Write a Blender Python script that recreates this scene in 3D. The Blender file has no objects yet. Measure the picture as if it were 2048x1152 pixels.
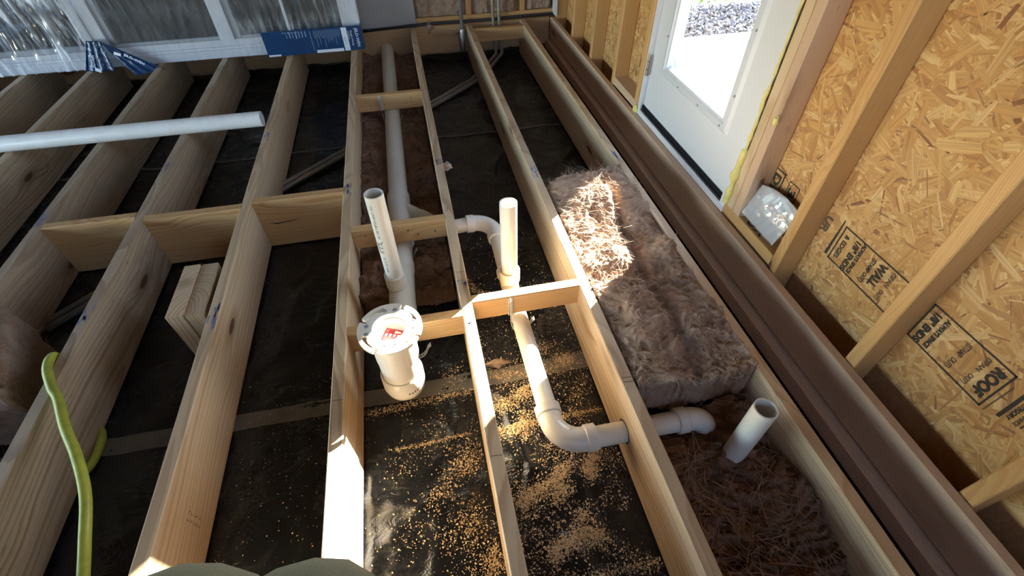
import bpy, bmesh, math, random
from mathutils import Vector, Matrix, noise
from math import sin, cos, pi, radians

C = bpy.context.scene.collection
S = bpy.context.scene
rnd = random.Random(7)

# ------------------------------------------------------------------ camera
cam = bpy.data.cameras.new('camera')
cam.sensor_fit = 'HORIZONTAL'
cam.sensor_width = 36.0
cam.lens = 949.0142 / 2048 * 36.0
cam.clip_start = 0.02
cam.clip_end = 200
camo = bpy.data.objects.new('camera', cam)
camo.location = (-0.0651, 0.0249, 1.1650)
camo.rotation_mode = 'XYZ'
camo.rotation_euler = (0.7651, 0.0083, -0.2090)
C.objects.link(camo)
S.camera = camo

# ------------------------------------------------------------------ sky, sun, exposure
SUN = Vector((-1.0, -0.825, -0.66)).normalized()          # direction the sunlight travels
W = bpy.data.worlds.new('sky')
S.world = W
W.use_nodes = True
wn = W.node_tree
bg = wn.nodes['Background']
sky = wn.nodes.new('ShaderNodeTexSky')
sky.sky_type = 'NISHITA'
sky.sun_disc = False
sky.sun_elevation = math.asin(-SUN.z)
sky.sun_rotation = math.atan2(-SUN.x, -SUN.y)
sky.air_density = 1.0
sky.dust_density = 0.6
sky.ozone_density = 1.4
wn.links.new(sky.outputs[0], bg.inputs[0])
bg.inputs[1].default_value = 1.6
sl = bpy.data.lights.new('sun', 'SUN')
sl.energy = 76.0
sl.angle = radians(0.6)
sl.color = (1.0, 0.93, 0.82)
so = bpy.data.objects.new('sun', sl)
so.rotation_euler = SUN.to_track_quat('-Z', 'Y').to_euler()
so.location = (6, 6, 6)
C.objects.link(so)
S.view_settings.view_transform = 'Standard'
S.view_settings.look = 'None'
S.view_settings.gamma = 1.0
S.view_settings.use_curve_mapping = False
S.view_settings.exposure = 0.2

# ------------------------------------------------------------------ helpers
def link(name, me, mat=None, parent=None, label=None, cat=None, group=None, kind=None):
    o = bpy.data.objects.new(name, me)
    C.objects.link(o)
    if mat is not None and me is not None:
        for m_ in (mat if isinstance(mat, (list, tuple)) else [mat]):
            me.materials.append(m_)
    if parent is not None:
        o.parent = parent
    if label: o['label'] = label
    if cat: o['category'] = cat
    if group: o['group'] = group
    if kind: o['kind'] = kind
    return o

def empty(name, loc=(0, 0, 0), label=None, cat=None, group=None, kind=None):
    o = link(name, None, None, None, label, cat, group, kind)
    o.location = loc
    o.empty_display_size = 0.05
    return o

def mesh(verts, faces, smooth=False):
    me = bpy.data.meshes.new('mesh')
    me.from_pydata([tuple(v) for v in verts], [], faces)
    me.update()
    if smooth:
        me.polygons.foreach_set('use_smooth', [True] * len(me.polygons))
    return me

def child(o, parent):
    """parent without moving: parents sit unrotated at their location"""
    o.parent = parent
    o.location = Vector(o.location) - Vector(parent.location)
    return o

class MB:
    """collects pieces of ONE part"""
    def __init__(s): s.v = []; s.f = []
    def add(s, vs, fs):
        b = len(s.v); s.v += [Vector(v) for v in vs]; s.f += [tuple(i + b for i in f) for f in fs]
    def box(s, a, b, c=0.0):
        x0, y0, z0 = a; x1, y1, z1 = b
        vs = [(x, y, z) for x in (x0, x1) for y in (y0, y1) for z in (z0, z1)]
        s.add(vs, [(0, 1, 3, 2), (4, 6, 7, 5), (0, 4, 5, 1), (2, 3, 7, 6), (0, 2, 6, 4), (1, 5, 7, 3)])
    def tube(s, path, r, n=16, caps=(True, True), ri=None):
        vs, fs = sweep(path, r, n)
        m = len(path)
        if caps[0]: fs.append(tuple(range(n))[::-1])
        if caps[1]: fs.append(tuple((m - 1) * n + i for i in range(n)))
        s.add(vs, fs)
    def build(s, name, mat, parent=None, smooth=False, **k):
        return link(name, mesh(s.v, s.f, smooth), mat, parent, **k)

def frames(path):
    P = [Vector(p) for p in path]
    T = []
    for i in range(len(P)):
        a = P[max(i - 1, 0)]; b = P[min(i + 1, len(P) - 1)]
        T.append((b - a).normalized())
    t = T[0]
    ref = Vector((0, 0, 1)) if abs(t.z) < 0.9 else Vector((1, 0, 0))
    n = (ref - t * ref.dot(t)).normalized()
    out = []
    for i, p in enumerate(P):
        n = (n - T[i] * n.dot(T[i])).normalized()
        out.append((p, T[i], n, T[i].cross(n)))
    return out

def sweep(path, r, n=16):
    vs, fs = [], []
    fr = frames(path)
    for k, (p, t, a, b) in enumerate(fr):
        rr = r[k] if isinstance(r, (list, tuple)) else r
        for i in range(n):
            w = 2 * pi * i / n
            vs.append(p + a * (rr * cos(w)) + b * (rr * sin(w)))
    for k in range(len(fr) - 1):
        for i in range(n):
            j = (i + 1) % n
            fs.append((k * n + i, k * n + j, (k + 1) * n + j, (k + 1) * n + i))
    return vs, fs

def hollow(path, ro, ri, n=32, end=True, start=False):
    """open pipe: outer skin, inner skin, end rings"""
    vo, fo = sweep(path, ro, n); vi, fi = sweep(path, ri, n)
    m = len(path); b = len(vo)
    vs = vo + vi
    fs = fo + [tuple(i + b for i in f)[::-1] for f in fi]
    for flag, k in ((start, 0), (end, m - 1)):
        if flag:
            for i in range(n):
                j = (i + 1) % n
                q = (k * n + i, k * n + j, b + k * n + j, b + k * n + i)
                fs.append(q if k else q[::-1])
    return vs, fs

def arc(c, a, b, r, a0, a1, n=12):
    c = Vector(c); a = Vector(a); b = Vector(b)
    return [c + a * (r * cos(a0 + (a1 - a0) * i / n)) + b * (r * sin(a0 + (a1 - a0) * i / n)) for i in range(n + 1)]

def smooth_angle(o, deg=40):
    me = o.data
    me.polygons.foreach_set('use_smooth', [True] * len(me.polygons))
    bm = bmesh.new(); bm.from_mesh(me)
    for e in bm.edges:
        if len(e.link_faces) == 2 and e.calc_face_angle(0) > radians(deg):
            e.smooth = False
    bm.to_mesh(me); bm.free()
    return o

# ------------------------------------------------------------------ node helpers
def newmat(name):
    m = bpy.data.materials.new(name); m.use_nodes = True
    nt = m.node_tree
    b = nt.nodes['Principled BSDF']
    return m, nt, b

class N:
    def __init__(s, nt): s.nt = nt
    def node(s, t, **k):
        n = s.nt.nodes.new(t)
        for a, v in k.items(): setattr(n, a, v)
        return n
    def plug(s, sock, v):
        if hasattr(v, 'is_output') or isinstance(v, bpy.types.NodeSocket): s.nt.links.new(v, sock)
        else: sock.default_value = v
    def math(s, op, a, b=None, c=None, clamp=False):
        n = s.node('ShaderNodeMath', operation=op, use_clamp=clamp)
        s.plug(n.inputs[0], a)
        if b is not None: s.plug(n.inputs[1], b)
        if c is not None: s.plug(n.inputs[2], c)
        return n.outputs[0]
    def vmath(s, op, a, b=None):
        n = s.node('ShaderNodeVectorMath', operation=op)
        s.plug(n.inputs[0], a)
        if b is not None: s.plug(n.inputs[1], b)
        return n.outputs[0]
    def noise(s, vec, scale=1.0, detail=2.0, rough=0.5, dist=0.0):
        n = s.node('ShaderNodeTexNoise')
        s.plug(n.inputs['Vector'], vec); n.inputs['Scale'].default_value = scale
        n.inputs['Detail'].default_value = detail; n.inputs['Roughness'].default_value = rough
        n.inputs['Distortion'].default_value = dist
        return n.outputs['Fac']
    def ramp(s, fac, pts, interp='LINEAR'):
        n = s.node('ShaderNodeValToRGB'); s.plug(n.inputs[0], fac)
        e = n.color_ramp.elements; n.color_ramp.interpolation = interp
        while len(e) > len(pts): e.remove(e[-1])
        while len(e) < len(pts): e.new(0.5)
        for q, (p, c) in zip(e, pts):
            q.position = p; q.color = (c, c, c, 1) if isinstance(c, (int, float)) else tuple(c) + (1,)
        return n.outputs[0]
    def mix(s, fac, a, b, blend='MIX'):
        n = s.node('ShaderNodeMix', data_type='RGBA', blend_type=blend)
        s.plug(n.inputs[0], fac)
        s.plug(n.inputs[6], a if not isinstance(a, tuple) else a + (1,) if len(a) == 3 else a)
        s.plug(n.inputs[7], b if not isinstance(b, tuple) else b + (1,) if len(b) == 3 else b)
        return n.outputs[2]
    def range(s, v, a, b, c=0.0, d=1.0):
        n = s.node('ShaderNodeMapRange'); s.plug(n.inputs[0], v)
        for i, q in enumerate((a, b, c, d)): n.inputs[1 + i].default_value = q
        return n.outputs[0]
    def bump(s, h, strength=0.3, dist=0.002):
        n = s.node('ShaderNodeBump'); s.plug(n.inputs['Height'], h)
        n.inputs['Strength'].default_value = strength; n.inputs['Distance'].default_value = dist
        return n.outputs[0]

def wood(name, light, dark, blotch=None, blotch_amt=0.5, spacing=0.015, knots=True, rough=0.52, knotcol=(0.10, 0.035, 0.015), ringamt=0.75):
    m, nt, b = newmat(name); g = N(nt)
    tc = g.node('ShaderNodeTexCoord'); oi = g.node('ShaderNodeObjectInfo')
    rn = oi.outputs['Random']
    off = g.node('ShaderNodeCombineXYZ')
    g.plug(off.inputs[0], g.math('MULTIPLY', rn, 37.0)); g.plug(off.inputs[1], g.math('MULTIPLY', rn, 91.0)); g.plug(off.inputs[2], g.math('MULTIPLY', rn, 53.0))
    P = tc.outputs['Object']
    Q = g.vmath('ADD', P, off.outputs[0])
    def sc(v): return g.vmath('MULTIPLY', Q, v)
    n1 = g.noise(sc((1.1, 3.0, 3.0)), 1.0, 1.0)
    n2 = g.noise(sc((3.5, 18.0, 18.0)), 1.0, 2.0)
    sep = g.node('ShaderNodeSeparateXYZ'); g.plug(sep.inputs[0], P)
    r2 = g.math('FRACT', g.math('MULTIPLY', rn, 17.3)); r3 = g.math('FRACT', g.math('MULTIPLY', rn, 71.7))
    y = g.math('ADD', sep.outputs[1], g.math('MULTIPLY_ADD', r2, 0.16, -0.08))
    z = g.math('ADD', sep.outputs[2], g.math('MULTIPLY_ADD', r3, 0.34, -0.05))
    rad = g.math('SQRT', g.math('ADD', g.math('MULTIPLY', y, y), g.math('MULTIPLY', z, z)))
    # knots bend the rings around them
    kv = g.node('ShaderNodeTexVoronoi', feature='F1'); g.plug(kv.inputs['Vector'], sc((1.7, 5.2, 5.2))); kv.inputs['Scale'].default_value = 1.0
    kd = kv.outputs['Distance']
    bend = g.range(kd, 0.0, 0.30, 0.030, 0.0) if knots else 0.0
    rad = g.math('ADD', rad, g.math('MULTIPLY_ADD', n1, 0.15, g.math('MULTIPLY', n2, 0.016)))
    rad = g.math('ADD', rad, bend)
    cv = g.node('ShaderNodeCombineXYZ'); g.plug(cv.inputs[0], g.math('MULTIPLY', rad, 42.0)); g.plug(cv.inputs[1], g.math('MULTIPLY', rn, 90.0))
    irr = g.noise(cv.outputs[0], 1.0, 2.0, 0.6)
    rad = g.math('ADD', rad, g.math('MULTIPLY', irr, 0.030))
    amp_ = g.noise(g.vmath('ADD', cv.outputs[0], (31.0, 5.0, 0.0)), 1.0, 1.0)
    ring = g.math('FRACT', g.math('DIVIDE', rad, spacing))
    rv = g.ramp(ring, [(0.0, 0.0), (0.40, 0.10), (0.78, 1.0), (0.90, 0.9), (1.0, 0.0)])
    fine = g.noise(sc((7.0, 260.0, 260.0)), 1.0, 2.0)
    col = g.mix(g.math('MULTIPLY', rv, g.math('MULTIPLY_ADD', amp_, 1.5, ringamt - 0.80), clamp=True), light, dark)
    col = g.mix(g.range(fine, 0.35, 0.7, 0.0, 0.35), col, g.mix(0.5, col, dark))
    tone = g.noise(sc((0.7, 2.2, 2.2)), 1.0, 2.0)
    col = g.mix(g.range(tone, 0.4, 0.75, 0.0, 0.35), col, dark)
    if blotch:
        bl = g.noise(sc((2.2, 7.0, 7.0)), 1.0, 4.0, 0.62)
        col = g.mix(g.range(bl, 0.50, 0.72, 0.0, blotch_amt), col, blotch)
        sp = g.noise(sc((14.0, 60.0, 60.0)), 1.0, 2.0, 0.6)
        col = g.mix(g.range(sp, 0.66, 0.74, 0.0, blotch_amt * 0.8), col, g.mix(0.6, blotch, (0.03, 0.02, 0.015)))
    if knots:
        col = g.mix(g.range(kd, 0.10, 0.20, 0.55, 0.0), col, g.mix(0.45, dark, knotcol))
        kn_ = g.noise(sc((40.0, 160.0, 160.0)), 1.0, 2.0)
        col = g.mix(g.range(g.math('MULTIPLY_ADD', kn_, 0.03, kd), 0.075, 0.095, 0.95, 0.0), col, knotcol)
    hv = g.math('MULTIPLY_ADD', g.math('FRACT', g.math('MULTIPLY', rn, 29.1)), 0.22, 0.89)
    hs = g.node('ShaderNodeHueSaturation'); g.plug(hs.inputs['Color'], col); g.plug(hs.inputs['Value'], hv)
    g.plug(b.inputs['Base Color'], hs.outputs[0])
    b.inputs['Roughness'].default_value = rough
    b.inputs['Specular IOR Level'].default_value = 0.5
    h = g.math('ADD', g.math('MULTIPLY', rv, -0.5), fine)
    g.plug(b.inputs['Normal'], g.bump(h, 0.22, 0.0015))
    return m

M = {}
M['joist'] = wood('joist_pine', (0.57, 0.435, 0.30), (0.33, 0.215, 0.13), (0.23, 0.165, 0.12), 0.55)
M['joist_new'] = wood('fresh_pine', (0.66, 0.50, 0.32), (0.42, 0.265, 0.145), None)
M['block'] = wood('block_pine', (0.60, 0.37, 0.165), (0.42, 0.21, 0.075), None, spacing=0.009)
M['stud'] = wood('stud_fir', (0.62, 0.37, 0.15), (0.50, 0.255, 0.085), None, spacing=0.007, ringamt=0.6)
M['treated'] = wood('treated_pine', (0.60, 0.42, 0.285), (0.50, 0.325, 0.20), (0.36, 0.22, 0.135), 0.35, spacing=0.008, ringamt=0.35, rough=0.34)
M['rim'] = wood('rim_board', (0.45, 0.265, 0.125), (0.33, 0.175, 0.075), (0.25, 0.14, 0.07), 0.3, ringamt=0.5)

def simple(name, col, rough=0.5, metal=0.0, spec=0.5, nz=None, nzs=30.0, bump=0.0):
    m, nt, b = newmat(name)
    b.inputs['Base Color'].default_value = tuple(col) + (1,)
    b.inputs['Roughness'].default_value = rough
    b.inputs['Metallic'].default_value = metal
    b.inputs['Specular IOR Level'].default_value = spec
    if nz or bump:
        g = N(nt); tc = g.node('ShaderNodeTexCoord')
        f = g.noise(tc.outputs['Object'], nzs, 4.0, 0.6)
        if nz: g.plug(b.inputs['Base Color'], g.mix(g.range(f, 0.45, 0.7), tuple(col), tuple(nz)))
        if bump: g.plug(b.inputs['Normal'], g.bump(f, bump, 0.003))
    return m

M['pvc'] = simple('white_pvc', (0.78, 0.755, 0.68), 0.28, nz=(0.74, 0.71, 0.62), nzs=9.0)
M['pvc_used'] = simple('scuffed_pvc', (0.80, 0.80, 0.80), 0.33, nz=(0.74, 0.72, 0.70), nzs=14.0)
M['hole_shade'] = simple('recess_shade', (0.30, 0.33, 0.36), 0.4)  # shade inside the flange screw holes, painted as grey
M['cap'] = simple('white_cap', (0.83, 0.83, 0.82), 0.4)
M['red'] = simple('red_print', (0.55, 0.03, 0.04), 0.5)
M['ink'] = simple('black_ink', (0.03, 0.026, 0.022), 0.7)
M['ink_faint'] = simple('faded_ink', (0.13, 0.085, 0.055), 0.8)
M['ink_blue'] = simple('blue_chalk', (0.22, 0.24, 0.42), 0.9)
M['ink_grey'] = simple('grey_print', (0.16, 0.17, 0.18), 0.6)
M['steel'] = simple('galvanised_steel', (0.55, 0.56, 0.58), 0.35, 0.9, nz=(0.35, 0.36, 0.38), nzs=60.0)
M['hanger'] = simple('dull_zinc', (0.60, 0.60, 0.58), 0.42, 0.35, nz=(0.48, 0.48, 0.47), nzs=60.0)
M['conduit'] = simple('grey_conduit', (0.34, 0.36, 0.37), 0.4, 0.35)
M['pipe_floor'] = simple('dusty_conduit', (0.24, 0.22, 0.19), 0.35, 0.3, nz=(0.33, 0.28, 0.22), nzs=12.0)
M['cable'] = simple('black_cable', (0.03, 0.03, 0.035), 0.45)
M['hose'] = simple('yellow_green_rubber', (0.42, 0.46, 0.06), 0.42, nz=(0.30, 0.34, 0.05), nzs=35.0)
M['foam'] = simple('spray_foam', (0.72, 0.62, 0.22), 0.7, bump=0.5, nz=(0.62, 0.50, 0.15), nzs=45.0)
M['door'] = simple('door_paint', (0.72, 0.73, 0.77), 0.35)
M['door_frame'] = simple('lite_frame', (0.66, 0.68, 0.73), 0.3)
M['vinyl'] = simple('white_vinyl', (0.72, 0.72, 0.76), 0.3)
M['vinyl_grey'] = simple('grey_vinyl', (0.36, 0.38, 0.41), 0.4)
M['black'] = simple('black_rubber', (0.015, 0.016, 0.02), 0.4)
M['brass'] = simple('hinge_steel', (0.50, 0.48, 0.42), 0.3, 0.9)
M['panel'] = simple('siding_panel', (0.42, 0.40, 0.38), 0.5)
M['dark_gap'] = simple('flashing', (0.03, 0.03, 0.038), 0.5)
M['blue_card'] = simple('blue_card', (0.010, 0.040, 0.115), 0.28, nz=(0.016, 0.055, 0.15), nzs=6.0)
M['white_print'] = simple('white_print', (0.62, 0.66, 0.74), 0.5)
M['pale_print'] = simple('pale_print', (0.20, 0.29, 0.45), 0.5)
M['paper'] = simple('bag_paper', (0.55, 0.56, 0.58), 0.4)
M['trouser'] = simple('grey_green_cotton', (0.17, 0.185, 0.15), 0.9, nz=(0.13, 0.145, 0.115), nzs=260.0, bump=0.3)
M['boot'] = simple('boot_leather', (0.06, 0.04, 0.025), 0.6)
M['concrete'] = simple('concrete', (0.62, 0.61, 0.59), 0.85, nz=(0.55, 0.54, 0.52), nzs=3.0)
M['slate'] = simple('dark_gravel', (0.10, 0.11, 0.125), 0.6, nz=(0.25, 0.26, 0.28), nzs=14.0)
M['grass'] = simple('grass', (0.16, 0.30, 0.04), 0.6, nz=(0.24, 0.36, 0.06), nzs=3.0)
M['soil'] = simple('soil', (0.05, 0.045, 0.04), 0.9, nz=(0.09, 0.08, 0.07), nzs=20.0, bump=0.4)
M['yard'] = simple('yard_ground', (0.22, 0.20, 0.16), 0.9, nz=(0.14, 0.19, 0.07), nzs=0.6)
M['ceiling'] = wood('roof_deck', (0.42, 0.29, 0.16), (0.30, 0.18, 0.09), None, knots=False)
M['tape'] = simple('seam_tape', (0.145, 0.135, 0.115), 0.45, nz=(0.10, 0.092, 0.08), nzs=14.0)
M['screen'] = simple('dark_screen', (0.022, 0.019, 0.018), 0.7)

def pane_material(name, tint, gloss=0.02, base=0.04, haze=0.0):
    m, nt, b = newmat(name); g = N(nt)
    nt.nodes.remove(b)
    out = [n for n in nt.nodes if n.type == 'OUTPUT_MATERIAL'][0]
    tr = g.node('ShaderNodeBsdfTransparent'); tr.inputs[0].default_value = tuple(tint) + (1,)
    gl = g.node('ShaderNodeBsdfGlossy'); gl.inputs['Roughness'].default_value = gloss
    gl.inputs[0].default_value = (1, 1, 1, 1)
    ge = g.node('ShaderNodeNewGeometry')
    dt = g.node('ShaderNodeVectorMath', operation='DOT_PRODUCT')
    nt.links.new(ge.outputs['Incoming'], dt.inputs[0]); nt.links.new(ge.outputs['Normal'], dt.inputs[1])
    fr = g.math('MULTIPLY', g.math('POWER', g.math('SUBTRACT', 1.0, g.math('ABSOLUTE', dt.outputs['Value'])), 5.0), 0.9)
    mx = g.node('ShaderNodeMixShader')
    g.plug(mx.inputs[0], g.math('ADD', fr, base, clamp=True))
    nt.links.new(tr.outputs[0], mx.inputs[1]); nt.links.new(gl.outputs[0], mx.inputs[2])
    res = mx.outputs[0]
    if haze:
        di = g.node('ShaderNodeBsdfDiffuse'); di.inputs[0].default_value = (0.7, 0.72, 0.78, 1)
        m2 = g.node('ShaderNodeMixShader'); m2.inputs[0].default_value = haze
        nt.links.new(res, m2.inputs[1]); nt.links.new(di.outputs[0], m2.inputs[2]); res = m2.outputs[0]
    nt.links.new(res, out.inputs[0])
    return m, g, gl
M['glass'], _, _ = pane_material('clear_glass', (0.94, 0.97, 0.97))
M['glass_dark'], _, _ = pane_material('window_glass', (0.80, 0.82, 0.82), base=0.05)
M['wrap'], gw, glw = pane_material('clear_plastic_film', (0.93, 0.94, 0.96), gloss=0.10, base=0.14, haze=0.06)

def crease_milk_glints():  # milky crease whitening that also paints in the highlights along the folds
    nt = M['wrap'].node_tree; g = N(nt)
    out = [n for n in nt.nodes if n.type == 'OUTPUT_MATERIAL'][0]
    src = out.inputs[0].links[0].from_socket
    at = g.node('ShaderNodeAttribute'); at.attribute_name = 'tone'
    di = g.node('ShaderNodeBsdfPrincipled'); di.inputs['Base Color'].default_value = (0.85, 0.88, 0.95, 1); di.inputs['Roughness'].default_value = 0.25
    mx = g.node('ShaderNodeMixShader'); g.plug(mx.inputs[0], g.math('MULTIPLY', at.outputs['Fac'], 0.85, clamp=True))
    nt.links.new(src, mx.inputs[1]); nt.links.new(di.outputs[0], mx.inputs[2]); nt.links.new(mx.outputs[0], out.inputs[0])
crease_milk_glints()

def film_material():
    m, nt, b = newmat('black_poly_sheet'); g = N(nt)
    tc = g.node('ShaderNodeTexCoord'); P = tc.outputs['Object']
    d1 = g.noise(P, 3.2, 5.0, 0.62); d2 = g.noise(P, 70.0, 3.0, 0.7)
    dust = g.math('MULTIPLY', g.range(d1, 0.42, 0.72), g.range(d2, 0.35, 0.75))
    col = g.mix(g.math('MULTIPLY', dust, 0.36), (0.009, 0.011, 0.015), (0.078, 0.072, 0.062))
    g.plug(b.inputs['Base Color'], col)
    g.plug(b.inputs['Roughness'], g.math('MULTIPLY_ADD', dust, 0.4, 0.20))
    w1 = g.noise(g.vmath('MULTIPLY', P, (4.0, 9.0, 1.0)), 2.2, 4.0, 0.6, 1.2)
    g.plug(b.inputs['Normal'], g.bump(w1, 0.55, 0.012))
    b.inputs['Specular IOR Level'].default_value = 0.5
    return m
M['film'] = film_material()

def fibre_material(name, base, dark, tip):
    m, nt, b = newmat(name); g = N(nt)
    tc = g.node('ShaderNodeTexCoord'); P = tc.outputs['Object']
    a = g.noise(P, 9.0, 5.0, 0.65, 0.8); f = g.noise(P, 65.0, 4.0, 0.7, 1.5)
    col = g.mix(g.range(a, 0.35, 0.68), dark, base)
    col = g.mix(g.range(f, 0.45, 0.8, 0.0, 0.6), col, tip)
    g.plug(b.inputs['Base Color'], col)
    b.inputs['Roughness'].default_value = 1.0
    b.inputs['Specular IOR Level'].default_value = 0.05
    st = g.noise(g.vmath('MULTIPLY', P, (60.0, 24.0, 60.0)), 2.0, 4.0, 0.7, 2.5)
    g.plug(b.inputs['Normal'], g.bump(g.math('ADD', f, st), 0.8, 0.006))
    return m
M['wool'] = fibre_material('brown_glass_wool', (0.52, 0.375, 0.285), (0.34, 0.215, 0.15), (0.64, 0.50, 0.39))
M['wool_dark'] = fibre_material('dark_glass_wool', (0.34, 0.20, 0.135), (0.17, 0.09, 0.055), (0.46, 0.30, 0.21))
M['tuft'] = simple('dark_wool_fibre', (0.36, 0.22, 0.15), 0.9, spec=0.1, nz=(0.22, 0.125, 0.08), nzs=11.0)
M['wool_fibre'] = simple('glass_wool_fibre', (0.58, 0.44, 0.335), 0.9, spec=0.1, nz=(0.40, 0.26, 0.18), nzs=11.0)

def sawdust_material():
    m, nt, b = newmat('sawdust'); g = N(nt)
    at = g.node('ShaderNodeAttribute'); at.attribute_name = 'tone'
    col = g.mix(at.outputs['Fac'], (0.52, 0.34, 0.16), (0.84, 0.67, 0.42))
    g.plug(b.inputs['Base Color'], col); b.inputs['Roughness'].default_value = 0.85
    return m
M['sawdust'] = sawdust_material()

def osb_material():
    m, nt, b = newmat('osb_strand'); g = N(nt)
    at = g.node('ShaderNodeAttribute'); at.attribute_name = 'tone'
    uv = g.node('ShaderNodeUVMap')
    st = g.noise(g.vmath('MULTIPLY', uv.outputs[0], (5.0, 160.0, 1.0)), 1.0, 3.0, 0.6, 0.3)
    bl = g.noise(g.vmath('MULTIPLY', uv.outputs[0], (9.0, 30.0, 1.0)), 1.0, 2.0)
    col = g.ramp(at.outputs['Fac'], [(0.0, (0.22, 0.09, 0.05)), (0.10, (0.36, 0.165, 0.075)), (0.35, (0.53, 0.275, 0.095)), (0.7, (0.64, 0.375, 0.145)), (1.0, (0.76, 0.53, 0.26))])
    col = g.mix(g.range(st, 0.40, 0.66, 0.0, 0.85), col, g.mix(0.6, col, (0.24, 0.11, 0.04)))
    col = g.mix(g.range(bl, 0.45, 0.75, 0.0, 0.35), col, (0.62, 0.42, 0.20))
    g.plug(b.inputs['Base Color'], col); b.inputs['Roughness'].default_value = 0.55
    b.inputs['Specular IOR Level'].default_value = 0.35
    g.plug(b.inputs['Normal'], g.bump(st, 0.25, 0.001))
    return m
M['osb'] = osb_material()
M['osb_back'] = simple('osb_core', (0.40, 0.22, 0.10), 0.8, nz=(0.5, 0.3, 0.14), nzs=60.0)

# ------------------------------------------------------------------ lumber
def board_mesh(L, w, h, c=0.003, bow=0.0):
    """local X = length, Y = thickness, Z = height (top at 0)"""
    sec = [(c, 0), (w - c, 0), (w, -c), (w, -h + c), (w - c, -h), (c, -h), (0, -h + c), (0, -c)]
    ns = 6
    vs, fs = [], []
    for k in range(ns + 1):
        t = k / ns
        dy = bow * sin(pi * t)
        for (y, z) in sec: vs.append((L * t, y + dy, z))
    for k in range(ns):
        for i in range(8):
            j = (i + 1) % 8
            fs.append((k * 8 + i, k * 8 + j, (k + 1) * 8 + j, (k + 1) * 8 + i))
    fs.append(tuple(range(8))); fs.append(tuple(ns * 8 + i for i in range(8))[::-1])
    me = mesh(vs, fs)
    bm = bmesh.new(); bm.from_mesh(me); bmesh.ops.recalc_face_normals(bm, faces=bm.faces); bm.to_mesh(me); bm.free()
    return me

RY = Matrix(((0, -1, 0), (1, 0, 0), (0, 0, 1)))  # local X -> world Y
def along_y(name, x0, x1, y0, y1, top, h, mat, parent=None, c=0.003, **k):
    o = link(name, board_mesh(y1 - y0, x1 - x0, h, c), mat, None, **k)
    o.rotation_euler = (0, 0, pi / 2); o.location = (x1, y0, top)
    if parent: child(o, parent)
    return o
def along_x(name, x0, x1, y0, y1, top, h, mat, parent=None, c=0.003, **k):
    o = link(name, board_mesh(x1 - x0, y1 - y0, h, c), mat, None, **k)
    o.location = (x0, y0, top)
    if parent: child(o, parent)
    return o
def upright(name, x0, x1, y0, y1, z0, z1, mat, parent=None, c=0.003, **k):
    """length along Z; local Y -> world Y, local Z -> world -X"""
    o = link(name, board_mesh(z1 - z0, y1 - y0, x1 - x0, c), mat, None, **k)
    o.rotation_euler = (0, -pi / 2, 0); o.location = (x0, y0, z0)
    if parent: child(o, parent)
    return o

T = 0.038
D = 0.235
FZ = -0.24
LZ0, LZ1, LY0, LY1 = 0.06, 1.30, -2.1, 3.4      # window opening in the left wall
RX0, RX1, RZ0, RZ1 = -1.0, 0.9, 1.2, 2.1           # and in the wall behind the camera

# ------------------------------------------------------------------ floor: black sheet on the ground
def vn(x, y, z=0.0): return noise.noise(Vector((x, y, z)))
def floor_h(x, y):
    h = 0.004 * vn(x * 2.1, y * 2.4) + 0.0028 * vn(x * 6 + 3, y * 9)
    a = 1 - abs(vn(x * 3.1 + 7 + 0.7 * y, y * 3.7 - 0.9 * x, 2.2)); h += 0.0075 * max(a - 0.80, 0) * 5
    b = 1 - abs(vn(x * 5.3 - 2.0 * y, y * 4.1 + 1.7 * x, 9.2)); h += 0.005 * max(b - 0.86, 0) * 7
    for ys, am in ((0.742, 0.004), (0.282, 0.004), (2.65, 0.004)):
        h += am * math.exp(-((y - ys) / 0.008) ** 2)
    return h
FOLDS = [((-.218, .56), (-.346, .474), .010), ((-.291, .508), (-.36, .423), .009), ((-.104, .55), (-.02, .60), .012), ((-.118, .731), (-.20, .66), .007), ((-.364, .70), (-.372, .41), .014), ((-.265, .476), (-.30, .45), .012), ((-.21, .36), (-.30, .30), .012), ((.05, .64), (.12, .60), .010), ((-.60, .55), (-.75, .35), .006), ((-.9, .7), (-1.1, .5), .006), ((-.1, .9), (-.3, .82), .005)]
_fh = floor_h
def floor_h(x, y):
    h = _fh(x, y)
    for (a, b, am) in FOLDS:
        dx, dy = b[0] - a[0], b[1] - a[1]; L2 = dx * dx + dy * dy
        t = max(0, min(1, ((x - a[0]) * dx + (y - a[1]) * dy) / L2))
        d = math.hypot(x - a[0] - t * dx, y - a[1] - t * dy)
        if d < .06: h += am * math.exp(-(d / .016) ** 1.4) * (0.6 + 0.4 * sin(t * 9))
    return h
fx0, fx1, fy0, fy1 = -4.6, 1.145, -2.4, 3.99
nx, ny = 420, 420
vs = []
for j in range(ny + 1):
    for i in range(nx + 1):
        u = i / nx; x = fx0 + (fx1 - fx0) * (u ** 0.55)
        y = fy0 + (fy1 - fy0) * j / ny
        vs.append((x, y, FZ - 0.006 + floor_h(x, y)))
fs = [(j * (nx + 1) + i, j * (nx + 1) + i + 1, (j + 1) * (nx + 1) + i + 1, (j + 1) * (nx + 1) + i) for j in range(ny) for i in range(nx)]
floor = link('floor', mesh(vs, fs, True), M['film'], kind='structure', label='black plastic vapour barrier sheet under the joists')

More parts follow.
